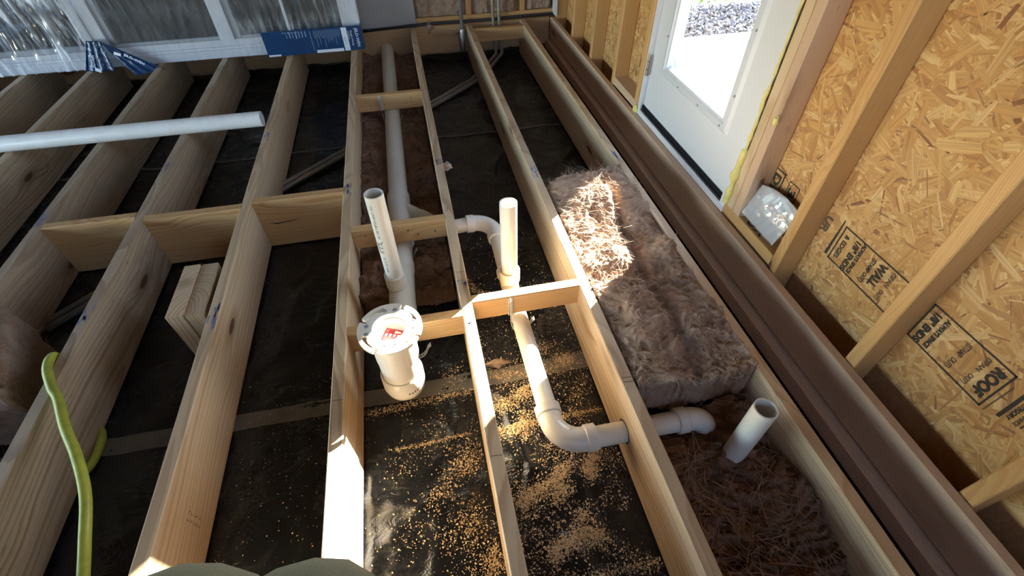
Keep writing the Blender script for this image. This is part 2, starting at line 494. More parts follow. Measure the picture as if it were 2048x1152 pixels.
def strip(name, x0, x1, yc, w, mat, lift=0.0016, jit=0.004, **kw):
    n = int((x1 - x0) / 0.02)
    vs, fs = [], []
    for i in range(n + 1):
        x = x0 + (x1 - x0) * i / n
        for k, s in enumerate((-0.5, 0.0, 0.5)):
            y = yc + s * w + jit * vn(x * 4, s * 3, yc)
            vs.append((x, y, FZ - 0.006 + floor_h(x, y) + lift))
    for i in range(n):
        for k in range(2):
            a = i * 3 + k; fs.append((a, a + 3, a + 4, a + 1))
    return link(name, mesh(vs, fs, True), mat, floor, **kw)
strip('seam_tape', -3.2, 1.0, 0.944, 0.062, M['tape'], label='pale taped seam across the black sheet')
strip('seam_edge', -3.2, 1.0, 2.65, 0.016, M['tape'])

# ------------------------------------------------------------------ joists
JX = dict(a=-2.80, b=-2.40, c=-2.02, d=-1.62, e=-1.2416, f=-0.8347, g=-0.4263, h=-0.0237, i=0.3849, j=0.7879)
JL = dict(
    a='weathered floor joist farthest left, mostly hidden below the wrapped window',
    b='weathered floor joist ending under the left pane of the wrapped window',
    c='water-stained floor joist crossed by the left part of the loose white pipe',
    d='stained floor joist left of the doubled brown insulation block',
    e='floor joist with the yellow-green hose draped over its top edge',
    f='floor joist beside the upright doubled plank offcut, knots on its right face',
    g='floor joist immediately left of the white toilet flange',
    h='thin floor joist between the toilet flange and the white elbow pipe run',
    i='floor joist pierced by the thick white pipe in front, sunlit on top',
    j='floor joist on the right edge of the brown fibre batts')
joists = {}
for k, x in JX.items():
    y1 = 3.83
    mat = M['joist'] if k in 'abcde' else M['joist_new']
    if k in 'hi':
        # bored for the pipe: front and rear length around a notch are one mesh
        pass
    joists[k] = along_y('floor_joist', x, x + T, -1.2, y1, 0.0, D, mat, label=JL[k], cat='joist', group='parallel floor joists')

def ink_plane(pts, mat, name, parent, **k):
    o = link(name, mesh(pts, [tuple(range(len(pts)))]), mat, None, **k)
    return child(o, parent) if parent else o
# chalk marks on the joist tops (flat print): keep with the joist, in the joist's own frame
def chalk(j, y, L, w0=0.1, w1=0.8, mat='ink_blue'):
    """pale smudge made of short strokes on the top of joist j"""
    mb = MB(); r = random.Random(int(y * 1000))
    for q in range(9):
        a = y + L * r.uniform(-0.5, 0.3); b = a + L * r.uniform(0.15, 0.4); c0 = T * r.uniform(w0, w1); ww = 0.0045
        # local frame of the board: X = world Y - (-1.2), Y = x1 - world x
        mb.add([(a + 1.2, c0, 0.0006), (b + 1.2, c0 + r.uniform(-0.004, 0.004), 0.0006), (b + 1.2, c0 + ww, 0.0006), (a + 1.2, c0 + ww, 0.0006)], [(0, 1, 2, 3)])
    o = mb.build('chalk_mark', M[mat], joists[j])
for j, y, L in (('d', 1.9, .1), ('e', 1.30, .09), ('e', 2.2, .1), ('f', 1.20, .12), ('f', 2.4, .08), ('g', 1.84, .08), ('h', 1.98, .05), ('h', 1.18, .04), ('i', 1.80, .10), ('j', 1.85, .09), ('h', .99, .03)):
    chalk(j, y, L)
# pencil layout lines across joists
def pencil(j, y, side='top'):
    mb = MB(); a = y + 1.2
    if side == 'top':
        mb.add([(a, 0.003, 0.0006), (a + 0.0015, 0.003, 0.0006), (a + 0.004, T - 0.006, 0.0006), (a + 0.0025, T - 0.006, 0.0006)], [(0, 1, 2, 3)])
    mb.build('pencil_line', M['ink'], joists[j])
for j, y in (('i', .70), ('i', .685), ('h', 1.235), ('h', .55), ('g', .80)): pencil(j, y)

mb = MB(); rs = random.Random(12)
for row, y in ((0, 0.618), (1, 0.600)):
    for q in range(5):
        z = -0.098 - q * 0.0135
        for t in range(3):
            yy = y + rs.uniform(-.004, .004); zz = z - rs.uniform(0, .008); w_ = rs.uniform(.001, .0035); h_ = rs.uniform(.002, .006)
            mb.add([(yy + 1.2, -0.0006, zz), (yy + w_ + 1.2, -0.0006, zz), (yy + w_ + 1.2, -0.0006, zz - h_), (yy + 1.2, -0.0006, zz - h_)], [(0, 1, 2, 3)])
mb.build('grade_stamp', M['ink_faint'], joists['f'])
mb = MB(); vs = []
for i in range(15):
    w_ = -1.9 + 4.0 * i / 14
    for r_ in (.0062, .0080): vs.append((1.612 + 1.2 - r_ * 1.5 * sin(w_), 0.0255 - r_ * cos(w_) , 0.0006))
mb.add(vs, [(2 * i, 2 * i + 1, 2 * i + 3, 2 * i + 2) for i in range(14)])
mb.build('pencil_loop', M['ink'], joists['h'])

along_y('rim_joist', 1.0258, 1.0638, -1.2, 3.83, 0.0, 0.142, M['treated'], c=0.006, label='smooth brown treated rim board running along the right wall and door sill', cat='rim board')
along_y('ledger_board', 0.992, 1.045, -1.2, 3.83, -0.150, 0.06, M['treated'], label='dark treated ledger strip low under the right rim board', cat='ledger')

# blocking
def blocking(x0, x1, y0, y1, h, mat, label, group=None):
    return along_x('blocking', x0, x1, y0, y1, 0.0, h, mat, label=label, cat='blocking', group=group)
G1, G2 = 'deep solid blocking between the left joists', 'narrow blocking above the drain pipes'
blocking(-1.582, -1.2416, 1.831, 1.869, D, M['block'], 'deep wooden block left of the hose joist, darkest of the blocking row', G1)
blocking(-1.2036, -0.8347, 1.800, 1.838, D, M['block'], 'deep wooden block behind the doubled plank offcut', G1)
blocking(-0.7967, -0.4263, 1.828, 1.866, D, M['block'], 'deep wooden block with a long black crack, left of the tall white stub', G1)
b_far = blocking(-0.3883, -0.0237, 2.745, 2.783, 0.089, M['block'], 'narrow block over the far end of the thick drain pipe', G2)
b_mid = blocking(-0.3883, -0.0237, 1.548, 1.586, 0.089, M['block'], 'narrow nailed block crossing behind the tall printed white stub', G2)
b_fl = blocking(-0.3883, -0.0237, 1.030, 1.068, 0.089, M['block'], 'narrow block right behind the toilet flange', G2)
b_near = blocking(0.0143, 0.3849, 1.082, 1.120, 0.089, M['block'], 'narrow sunlit block over the right-hand white pipe', G2)
b_back = blocking(0.4229, 0.7879, 3.690, 3.728, 0.089, M['block'], 'narrow block at the back wall in front of the two grey conduits', G2)
# a crack in the third block
# nails
def nails(pts, name='nail'):
    for (bo, x, z, r) in pts:
        mb = MB()
        vs = [(r * cos(2 * pi * i / 8), 0, r * sin(2 * pi * i / 8)) for i in range(8)]
        mb.add([Vector(v) + Vector((x, -0.0008, z)) for v in vs], [tuple(range(8))])
        mb.build(name, M['ink'], bo)
nails([(b_mid, .05, -.03, .003), (b_mid, .13, -.035, .004), (b_mid, .215, -.03, .004), (b_mid, .25, -.055, .004), (b_mid, .32, -.05, .004), (b_far, .05, -.03, .003), (b_far, .07, -.07, .003), (b_far, .15, -.055, .003), (b_far, .27, -.06, .003), (b_far, .30, -.03, .003), (b_back, .05, -.05, .003), (b_back, .3, -.05, .003)])
o = MB(); o.add([(0.03, -0.0008, -0.105), (0.06, -0.0008, -0.112), (0.12, -0.0008, -0.107), (0.17, -0.0008, -0.106), (0.12, -0.0008, -0.112), (0.06, -0.0008, -0.118)], [(0, 1, 2, 3, 4, 5)])
o.build('crack', M['ink'], [b for b in C.objects if b.name == 'blocking.002'][0])

# upright doubled offcut
post = empty('doubled_offcut', (-0.967, 1.23, FZ), 'two short upright planks nailed together beside a joist, end grain up', 'offcut')
for q, (x0, x1, z1) in enumerate(((-0.965, -0.911, 0.004), (-0.908, -0.852, 0.0))):
    p = upright('plank', x0, x1, 1.225, 1.475, FZ + 0.004, z1, M['joist_new'], post)

# ------------------------------------------------------------------ text
def text_geo(s, size, bold=0.0):
    cu = bpy.data.curves.new('txt', 'FONT'); cu.body = s; cu.size = size; cu.align_x = 'LEFT'; cu.offset = bold; cu.resolution_u = 3
    to = bpy.data.objects.new('txt', cu)
    C.objects.link(to)
    dg = bpy.context.evaluated_depsgraph_get()
    me = bpy.data.meshes.new_from_object(to.evaluated_get(dg))
    vs = [Vector(v.co) for v in me.vertices]; fs = [tuple(p.vertices) for p in me.polygons]
    bpy.data.objects.remove(to); bpy.data.curves.remove(cu); bpy.data.meshes.remove(me)
    return vs, fs
def text_on(name, s, size, fn, mat, parent, width=None, bold=0.0):
    vs, fs = text_geo(s, size, bold)
    if width:
        w = max(v.x for v in vs) - min(v.x for v in vs); k = width / w
    else: k = 1.0
    o = link(name, mesh([fn(v.x * k, v.y) for v in vs], fs), mat, None)
    if parent: child(o, parent)
    return o

# ------------------------------------------------------------------ right wall
OX = 1.149
wall_r = link('wall_right', None, kind='structure', label='open stud wall sheathed in strand board')
mb = MB()
for (y0, y1, z0, z1) in ((-2.42, 1.36, -0.012, 2.5), (2.245, 3.99, -0.012, 2.5), (1.36, 2.245, 2.06, 2.5)):
    mb.box((OX, y0, z0), (OX + 0.012, y1, z1))
mb.box((OX + 0.001, -2.42, -0.33), (OX + 0.03, 3.99, -0.014))
mb.build('sheathing', M['osb_back'], wall_r)

# strands of the board: thin flakes, each with its own colour, grain and height
def osb_flakes(regions, density, seed):
    r = random.Random(seed)
    vs, fs, tones, uvs = [], [], [], []
    for (y0, y1, z0, z1, dens) in regions:
        n = int((y1 - y0) * (z1 - z0) * dens)
        for q in range(n):
            y = r.uniform(y0, y1); z = r.uniform(z0, z1)
            L = r.choice((r.uniform(.03, .06), r.uniform(.05, .11), r.uniform(.07, .13))); w = r.choice((r.uniform(.004, .010), r.uniform(.007, .02), r.uniform(.010, .032)))
            a = r.gauss(0.0, 0.75) + (pi / 2 if r.random() < 0.22 else 0)
            ca, sa = cos(a), sin(a)
            sk = r.uniform(-.3, .3) * w
            pts = [(-L / 2, -w / 2 * r.uniform(.4, 1)), (-L / 4, -w / 2), (L / 4, -w / 2 * r.uniform(.8, 1)), (L / 2, -w / 2 * r.uniform(.2, 1) + sk), (L / 2 * r.uniform(.85, 1), w / 2 * r.uniform(.3, 1) + sk), (L / 5, w / 2), (-L / 4, w / 2 * r.uniform(.8, 1)), (-L / 2 * r.uniform(.85, 1), w / 2 * r.uniform(.4, 1))]
            d = 0.0002 + 0.0011 * q / n
            t = r.random(); dark_ = t < .09
            if dark_: pts = [(p * .9, s_ * .45) for p, s_ in pts]
            tilt = r.uniform(-.004, .004); b = len(vs)
            u0, v0 = r.uniform(0, 50), r.uniform(0, 50)
            P = [(y + p * ca - s * sa, z + p * sa + s * ca) for p, s in pts]
            if min(p[0] for p in P) < y0 - .004 or max(p[0] for p in P) > y1 + .004: 
                P = [(min(max(p[0], y0 - .004), y1 + .004), p[1]) for p in P]
            for (p, s), (yy, zz) in zip(pts, P):
                vs.append((OX - d - tilt * p * 1.0 * 0.02, yy, max(zz, z0 - 0.006 + 0.004 * vn(yy * 30, 3.0)))); uvs.append((u0 + p, v0 + s))
            fs.append(tuple(range(b, b + 8)))
            tones.append(r.uniform(0, .12) if dark_ else r.uniform(.2, .75) if t < .72 else r.uniform(.7, 1.0))
    me = mesh(vs, fs)
    at = me.attributes.new('tone', 'FLOAT', 'FACE'); at.data.foreach_set('value', tones)
    ul = me.uv_layers.new(name='UVMap')
    flat = []
    for p in me.polygons:
        for li in p.vertices: flat += uvs[li]
    ul.data.foreach_set('uv', flat)
    return me
fl = osb_flakes([(-0.9, 1.262, -0.008, 1.1, 17000), (2.25, 3.86, -0.008, 0.9, 9000)], 1, 11)
link('strands', fl, M['osb'], wall_r, kind='stuff')

# studs and plates (parts of the wall)
for (y0, y1) in ((0.9953, 1.0333), (0.5935, 0.6315), (0.1934, 0.2314), (-0.213, -0.175), (-0.62, -0.582), (2.586, 2.624), (2.985, 3.023), (3.382, 3.420), (3.80, 3.838)):
    upright('stud', 1.064, OX - 0.0015, y0, y1, -0.19, 2.5, M['stud'], wall_r)
upright('king_stud', 1.064, OX - 0.0015, 1.262, 1.302, 0.045, 2.5, M['treated'], wall_r)
upright('jack_stud', 1.064, OX - 0.0015, 1.304, 1.342, 0.045, 2.06, M['joist_new'], wall_r)
upright('jack_stud', 1.064, OX - 0.0015, 2.252, 2.290, 0.042, 2.06, M['stud'], wall_r)
plate_r = along_y('sill_plate', 1.066, OX - 0.0015, 1.0345, 1.378, 0.045, 0.045, M['stud'], wall_r)
along_y('sill_plate', 1.066, OX - 0.0015, 2.24, 2.585, 0.042, 0.042, M['treated'], wall_r)
along_y('sill_plate', 1.066, OX - 0.0015, -1.2, 3.83, -0.192, 0.04, M['rim'], wall_r)
along_y('plywood_edge', 1.0645, 1.0655, 1.034, 1.36, -0.002, 0.03, M['joist_new'], wall_r, c=0.0003)
along_y('header', 1.064, OX - 0.0015, 1.262, 2.290, 2.30, 0.235, M['stud'], wall_r)

# stamps: letters run downwards (-z), tops of the letters towards -y
def wall_text(s, y, z, size, width=None, mat='ink', bold=0.0, d=0.0026):
    bold += 0.0006
    return text_on('stamp_text', s, size, lambda a, b: Vector((OX - d, y - b, z - a)), M[mat], wall_r, width, bold)
def wall_bar(pts, mat='ink', d=0.0026):
    return ink_plane([(OX - d, p[0], p[1]) for p in pts], M[mat], 'stamp_bar', wall_r)
def wall_frame(y0, y1, z0, z1, w=0.0042, sides='tblr', mat='ink'):
    if 't' in sides: wall_bar([(y0, z1), (y1, z1), (y1, z1 - w), (y0, z1 - w)], mat)
    if 'b' in sides: wall_bar([(y0, z0), (y1, z0), (y1, z0 + w), (y0, z0 + w)], mat)
    if 'l' in sides: wall_bar([(y0, z0), (y0, z1), (y0 - w, z1), (y0 - w, z0)], mat)
    if 'r' in sides: wall_bar([(y1, z0), (y1, z1), (y1 + w, z1), (y1 + w, z0)], mat)
wall_frame(0.917, 0.633, 0.131, 0.255)
wall_bar([(0.927, 0.266), (0.931, 0.266), (0.936, 0.135), (0.926, 0.135)])
wall_text('& EDGES', 0.902, 0.234, 0.022, 0.085)
wall_text('1/8" ENDS', 0.863, 0.246, 0.026, 0.108, bold=0.0006)
wall_text('ALWAYS SPACE', 0.838, 0.250, 0.017, 0.112, bold=0.0003)
wall_text('(STAMP OUT)', 0.791, 0.237, 0.018, 0.088)
wall_text('WALL', 0.765, 0.242, 0.036, 0.082, bold=0.001)
wall_text('(SPAN', 0.722, 0.245, 0.018, 0.05, 'ink_faint')
wall_text('OUT)', 0.722, 0.18, 0.016, 0.035, 'ink_faint')
wall_frame(0.592, 0.367, 0.136, 0.260)
wall_text('1/8" ENDS', 0.576, 0.247, 0.026, 0.104, bold=0.0008)
wall_text('ALWAYS SPACE', 0.546, 0.249, 0.018, 0.104, bold=0.0004)
wall_text('(STAMP', 0.480, 0.240, 0.020, 0.045, 'ink_faint')
wall_text('OUT)', 0.480, 0.185, 0.020, 0.035, 'ink_faint')
wall_text('(SPAN', 0.430, 0.248, 0.015, 0.045, 'ink_faint')
wall_text('OUT)', 0.430, 0.185, 0.015, 0.035, 'ink_faint')
wall_text('ROOF', 0.405, 0.244, 0.036, 0.090, bold=0.0014)
wall_bar([(0.359, 0.137), (0.356, 0.137), (0.354, 0.235), (0.357, 0.235)], 'ink_faint')
wall_bar([(0.335, 0.152), (0.327, 0.152), (0.328, 0.262), (0.336, 0.262)])
wall_text('CATEGORY', 0.322, 0.236, 0.014, 0.072, 'ink')
wall_text('PERFORMANCE', 0.304, 0.245, 0.012, 0.08, 'ink_faint')
wall_bar([(0.290, 0.17), (0.287, 0.17), (0.287, 0.25), (0.290, 0.25)])
wall_text('UR', 0.992, 0.243, 0.036, 0.06, 'ink_faint', bold=0.001)
wall_frame(1.262, 1.214, 0.180, 0.247, 0.005, 'tr')
wall_text('D', 1.262, 0.232, 0.050, 0.042, bold=0.001)
wall_frame(1.186, 1.132, 0.183, 0.241, 0.0028)
wall_text('3', 1.176, 0.224, 0.046, 0.030, bold=0.0012)
# ink marks on the far sheets of board
rr = random.Random(3)
for yc in (2.82, 3.24, 2.44):
    for q in range(7):
        y = yc + rr.uniform(-.10, .10); z = rr.uniform(.10, .33); 
        wall_bar([(y, z), (y - rr.uniform(.004, .012), z), (y - rr.uniform(.004, .012), z - rr.uniform(.02, .06)), (y, z - rr.uniform(.02, .06))], rr.choice(('ink', 'ink_faint')))
# black crayon letters on the plate, and on the wrapper side
def plate_text(s, x, y, size, rot, width):
    ca, sa = cos(rot), sin(rot)
    return text_on('plate_mark', s, size, lambda a, b: Vector((x + a * ca - b * sa, y + a * sa + b * ca, 0.0458)), M['ink'], wall_r, width, 0.0015)
plate_text('O', 1.078, 1.232, 0.060, -pi / 2, 0.042)
plate_text('X', 1.078, 1.182, 0.060, -pi / 2, 0.050)

# drips of foam on wall and stud
def blob(name, c, r, mat, seed, parent=None, amp=0.35, sub=3, **k):
    bm = bmesh.new(); bmesh.ops.create_icosphere(bm, subdivisions=sub, radius=1.0)
    for v in bm.verts:
        f = 1 + amp * noise.noise(v.co * 1.6 + Vector((seed * 3.1, seed, 0))) + amp * 0.5 * noise.noise(v.co * 4 + Vector((seed, 0, 5)))
        v.co = Vector((v.co.x * r[0] * f, v.co.y * r[1] * f, v.co.z * r[2] * f)) + Vector(c)
    me = bpy.data.meshes.new('mesh'); bm.to_mesh(me); bm.free()
    me.polygons.foreach_set('use_smooth', [True] * len(me.polygons))
    o = link(name, me, mat, None, **k)
    return child(o, parent) if parent else o
blob('foam_drip', (1.058, 1.262, 0.43), (.008, .008, .017), M['foam'], 2, wall_r)
blob('foam_drip', (1.146, 2.40, 0.245), (.008, .014, .026), M['foam'], 3, wall_r)

# ------------------------------------------------------------------ door in the right wall
door = empty('door_1', (1.07, 1.80, 0.0), 'white exterior door with a large glass pane, swung shut', None, None, 'structure')
JZ = 2.05
def dpart(name, mat, fn, parent=door, smooth=False, **k):
    mb = MB(); fn(mb)
    o = mb.build(name, mat, None, smooth, **k)
    return child(o, parent)
dpart('jamb', M['door'], lambda m: m.box((1.064, 2.205, 0.0), (1.175, 2.235, JZ)))
dpart('jamb', M['door'], lambda m: m.box((1.064, 1.355, 0.0), (1.175, 1.387, JZ)))
dpart('jamb_head', M['door'], lambda m: m.box((1.064, 1.355, JZ), (1.175, 2.235, JZ + 0.03)))
def slab(m):
    y0, y1, z0, z1 = 1.391, 2.200, 0.055, 2.045; gy0, gy1, gz0, gz1 = 1.525, 2.075, 0.285, 1.46  # unseen glass top set low so the top rail keeps sun off the knee
    for a, b in (((1.078, y0, z0), (1.122, gy0, z1)), ((1.078, gy1, z0), (1.122, y1, z1)), ((1.078, gy0, z0), (1.122, gy1, gz0)), ((1.078, gy0, gz1), (1.122, gy1, z1))): m.box(a, b)
slab_o = dpart('door_slab', M['door'], slab)
def lite(m):
    # stepped frame around the glass, both faces
    y0, y1, z0, z1 = 1.495, 2.092, 0.252, 1.49
    steps = ((0.0, 0.0), (0.012, 0.010), (0.030, 0.012), (0.038, 0.005), (0.048, 0.006), (0.058, -0.016))
    rings = []
    for inset, out in steps:
        x = 1.078 - out
        rings.append([(x, y0 + inset, z0 + inset), (x, y1 - inset, z0 + inset), (x, y1 - inset, z1 - inset), (x, y0 + inset, z1 - inset)])
    vs = [v for r in rings for v in r]; fs = []
    for k in range(len(rings) - 1):
        for i in range(4):
            j = (i + 1) % 4; fs.append((k * 4 + i, (k + 1) * 4 + i, (k + 1) * 4 + j, k * 4 + j))
    m.add(vs, fs)
    for a, b in (((1.122, 1.507, 0.262), (1.130, 1.553, 1.48)), ((1.122, 2.060, 0.262), (1.130, 2.09, 1.48)), ((1.122, 1.553, 0.262), (1.130, 2.060, 0.31)), ((1.122, 1.553, 1.43), (1.130, 2.060, 1.48))): m.box(a, b)
dpart('glass_frame', M['door_frame'], lite)
dpart('pane', M['glass'], lambda m: m.box((1.098, 1.527, 0.287), (1.104, 2.073, 1.458)))
for (y, z) in ((1.72, 0.272), (1.545, 0.272), (1.90, 0.272), (2.08, 0.42), (1.512, 0.40), (1.512, 0.62)):
    dpart('screw_cap', M['vinyl_grey'], lambda m, y=y, z=z: m.tube([(1.070, y, z), (1.064, y, z)], 0.005, 8))
dpart('door_sweep', M['black'], lambda m: (m.box((1.074, 1.391, 0.024), (1.12, 2.203, 0.056)), m.box((1.069, 1.391, 0.030), (1.074, 2.203, 0.036)), m.box((1.070, 1.391, 0.045), (1.074, 2.203, 0.050))))
dpart('threshold', M['vinyl'], lambda m: (m.box((1.062, 1.357, 0.0), (1.18, 2.235, 0.022)), m.box((1.0645, 1.387, 0.022), (1.07, 2.205, 0.026))))
hg = dpart('hinge', M['brass'], lambda m: (m.tube([(1.062, 2.206, 0.20), (1.062, 2.206, 0.305)], 0.006, 10), m.box((1.063, 2.188, 0.205), (1.066, 2.203, 0.30))))
mb = MB(); mb.tube([(1.062, 2.206, 0.230), (1.062, 2.206, 0.233)], 0.0064, 10); mb.tube([(1.062, 2.206, 0.268), (1.062, 2.206, 0.271)], 0.0064, 10)
mb.build('knuckle_gap', M['black'], hg)
# spray foam bead in the gap right of the jamb
rr = random.Random(5)
fb = MB()
foam = link('spray_foam_bead', None, None, None, 'lumpy yellow spray foam bead beside the right door jamb', 'foam')
path = []
z = 0.05
pts, rad = [], []
while z < 2.0:
    pts.append((1.062 + 0.004 * vn(z * 9, 1), 1.350 + 0.005 * vn(z * 12, 4), z))
    big = 1.35 if z < 0.28 else 0.55 if z < 0.5 else 0.38
    rad.append(0.0105 * big * (1 + 0.75 * vn(z * 26, 8)))
    z += 0.008
vs_, fs_ = sweep(pts, rad, 12)
foam_b = link('bead', mesh(vs_, fs_, True), M['foam'], foam)
blob('foam_lump', (1.060, 2.246, 0.015), (.012, .020, .022), M['foam'], 9, label='pale yellow foam lump at the left foot of the door frame', cat='foam')

# outside the door
SZ = -0.15
slab_out = MB(); slab_out.box((1.185, 0.2, SZ - 0.12), (6.0, 3.60, SZ))
slab_out.build('patio_slab', M['concrete'], label='bright sunlit concrete slab outside the glass door', cat='slab')
mb = MB()
r = random.Random(21)
t_ = (1 + 5 ** .5) / 2
ico = [(-1, t_, 0), (1, t_, 0), (-1, -t_, 0), (1, -t_, 0), (0, -1, t_), (0, 1, t_), (0, -1, -t_), (0, 1, -t_), (t_, 0, -1), (t_, 0, 1), (-t_, 0, -1), (-t_, 0, 1)]
icf = [(0, 11, 5), (0, 5, 1), (0, 1, 7), (0, 7, 10), (0, 10, 11), (1, 5, 9), (5, 11, 4), (11, 10, 2), (10, 7, 6), (7, 1, 8), (3, 9, 4), (3, 4, 2), (3, 2, 6), (3, 6, 8), (3, 8, 9), (4, 9, 5), (2, 4, 11), (6, 2, 10), (8, 6, 7), (9, 8, 1)]
for q in range(2600):
    x = r.uniform(1.5, 4.2); y = r.uniform(3.615, 4.36)
    s = r.uniform(.010, .022)
    R_ = Matrix.Rotation(r.uniform(0, 6.3), 3, 'Z') @ Matrix.Rotation(r.uniform(0, 6.3), 3, 'X')
    sc = Vector((r.uniform(.7, 1.3), r.uniform(.5, 1.0), r.uniform(.3, .7))) * (s * .62)
    mb.add([Vector((x, y, SZ - 0.035 + r.uniform(0, .022))) + R_ @ Vector((v[0] * sc.x, v[1] * sc.y, v[2] * sc.z)) for v in ico], icf)
mb.build('gravel_bed', M['slate'], kind='stuff', label='dark grey crushed gravel bed beyond the concrete slab', cat='gravel')
mb = MB()
for q in range(5200):
    x = r.uniform(2.0, 5.2); y = r.uniform(4.42, 6.2)
    h = r.uniform(.03, .08); a = r.uniform(0, 6.3); w = .003; l = r.uniform(.01, .05)
    dx, dy = cos(a), sin(a)
    b0 = Vector((x, y, SZ - 0.03))
    mb.add([b0 + Vector((-dy * w, dx * w, 0)), b0 + Vector((dy * w, -dx * w, 0)), b0 + Vector((dx * l * .4 + dy * w * .7, dy * l * .4 - dx * w * .7, h * .6)), b0 + Vector((dx * l, dy * l, h))], [(0, 1, 2), (0, 2, 3)])
mb.build('lawn', M['grass'], kind='stuff', label='bright green grass beyond the gravel outside', cat='grass')
mb = MB(); mb.box((-12, -9, -0.5), (12, 14, -0.33))
mb.box((1.2, 3.6, -0.33), (12, 14, SZ - 0.04))
mb.build('ground', M['soil'], kind='structure', label='earth around the building')

# ------------------------------------------------------------------ back wall
wall_b = link('wall_back', None, kind='structure', label='back wall with grey panel, open studs and insulation')
mb = MB(); mb.box((-4.6, 3.965, -0.33), (1.16, 3.985, 2.5)); mb.build('sheathing', M['rim'], wall_b)
mb = MB(); mb.box((-4.6, 3.868, 0.002), (0.028, 3.882, 2.5)); mb.build('siding_panel', M['panel'], wall_b)
mb = MB(); mb.box((-4.6, 3.846, -0.014), (0.03, 3.87, 0.004)); mb.build('flashing', M['dark_gap'], wall_b)
along_x('bottom_plate', 0.03, 1.06, 3.866, 3.955, 0.045, 0.04, M['stud'], wall_b)
along_x('rim_board', -4.4, 1.02, 3.832, 3.868, -0.002, 0.185, M['rim'], wall_b)
for x in (0.40, 0.80):
    o = upright('stud', x, x + 0.038, 3.868, 3.955, 0.046, 2.5, M['stud'], wall_b)
mb = MB(); mb.box((1.050, 3.775, 0.018), (1.062, 3.868, 2.5)); mb.build('corner_trim', M['vinyl'], wall_b)

# ------------------------------------------------------------------ left and rear walls (behind the camera)
wall_l = link('wall_left', None, kind='structure', label='left wall with a long low window opening')
mb = MB()
for a, b in (((-4.72, -2.42, -0.33), (-4.6, 3.99, LZ0)), ((-4.72, -2.42, LZ1), (-4.6, 3.99, 2.5)), ((-4.72, -2.42, LZ0), (-4.6, LY0, LZ1)), ((-4.72, LY1, LZ0), (-4.6, 3.99, LZ1))): mb.box(a, b)
mb.build('sheathing', M['osb_back'], wall_l)
wall_f = link('wall_front', None, kind='structure', label='wall behind the photographer')
mb = MB()
for a, b in (((-4.72, -2.54, -0.33), (1.2, -2.42, RZ0)), ((-4.72, -2.54, RZ1), (1.2, -2.42, 2.5)), ((-4.72, -2.54, RZ0), (RX0, -2.42, RZ1)), ((RX1, -2.54, RZ0), (1.2, -2.42, RZ1))): mb.box(a, b)
mb.build('sheathing', M['osb_back'], wall_f)

# ------------------------------------------------------------------ ceiling
mb = MB(); mb.box((-4.75, -2.6, 2.5), (1.20, 4.0, 2.54)); mb.build('ceiling', M['ceiling'], kind='structure', label='underside of the roof deck')

# ------------------------------------------------------------------ glass wool
def wool(name, corner, zt, zb, nu, nv, amp, seed, parent=None, edge=0.025, wmat='wool', **k):
    """corner(u,v)->(x,y); zt(u,v) nominal top; zb bottom; edges roll down to the bottom"""
    vs = []
    off = Vector((seed * 13.7, seed * 5.1, seed * 2.3))
    ks = 5
    us = [0.0] * ks + [i / nu for i in range(nu + 1)] + [1.0] * ks
    ws = [0.0] * ks + [j / nv for j in range(nv + 1)] + [1.0] * ks
    tot_u, tot_v = len(us), len(ws)
    for b, v in enumerate(ws):
        for a, u in enumerate(us):
            x, y = corner(u, v)
            du = (ks - a) / ks if a < ks else (a - (tot_u - 1 - ks)) / ks if a > tot_u - 1 - ks else 0.0
            dv = (ks - b) / ks if b < ks else (b - (tot_v - 1 - ks)) / ks if b > tot_v - 1 - ks else 0.0
            dn = max(du, dv)
            p = Vector((x, y, 0)) + off
            w = Vector((noise.noise(p * 6), noise.noise(p * 6 + Vector((9, 9, 9))), 0)) * 0.06
            q = p + w
            h = amp * 1.1 * noise.noise(q * 7)
            h += amp * 1.1 * (0.5 - abs(noise.noise(Vector((q.x * 14, q.y * 17, seed)))))
            h += amp * 0.55 * (0.5 - abs(noise.noise(Vector((q.x * 34 + 20 * w.x, q.y * 30, seed + 4)))))
            h += amp * 0.42 * noise.noise(Vector((q.x * 60 + 30 * w.x, q.y * 95, seed)))
            if dn > 0:
                t = dn
                z = (zt(u, v) + h) * (1 - t) + zb * t
                o1 = 0.012 * noise.noise(Vector((x * 22, y * 22, z * 60 + seed))) + 0.009 * noise.noise(Vector((x * 90, y * 90, z * 90)))
                x += o1; y += o1
            else:
                m_ = min(u, 1 - u) ; n_ = min(v, 1 - v)
                z = zt(u, v) + h
                x += amp * 0.4 * noise.noise(q * 22 + Vector((5, 0, 0))); y += amp * 0.4 * noise.noise(q * 22 + Vector((0, 5, 0)))
            vs.append((x, y, z))
    fs = [(j * tot_u + i, j * tot_u + i + 1, (j + 1) * tot_u + i + 1, (j + 1) * tot_u + i) for j in range(tot_v - 1) for i in range(tot_u - 1)]
    o = link(name, mesh(vs, fs, True), M[wmat], parent, **k)
    o['grid'] = 0
    del o['grid']
    return o, vs

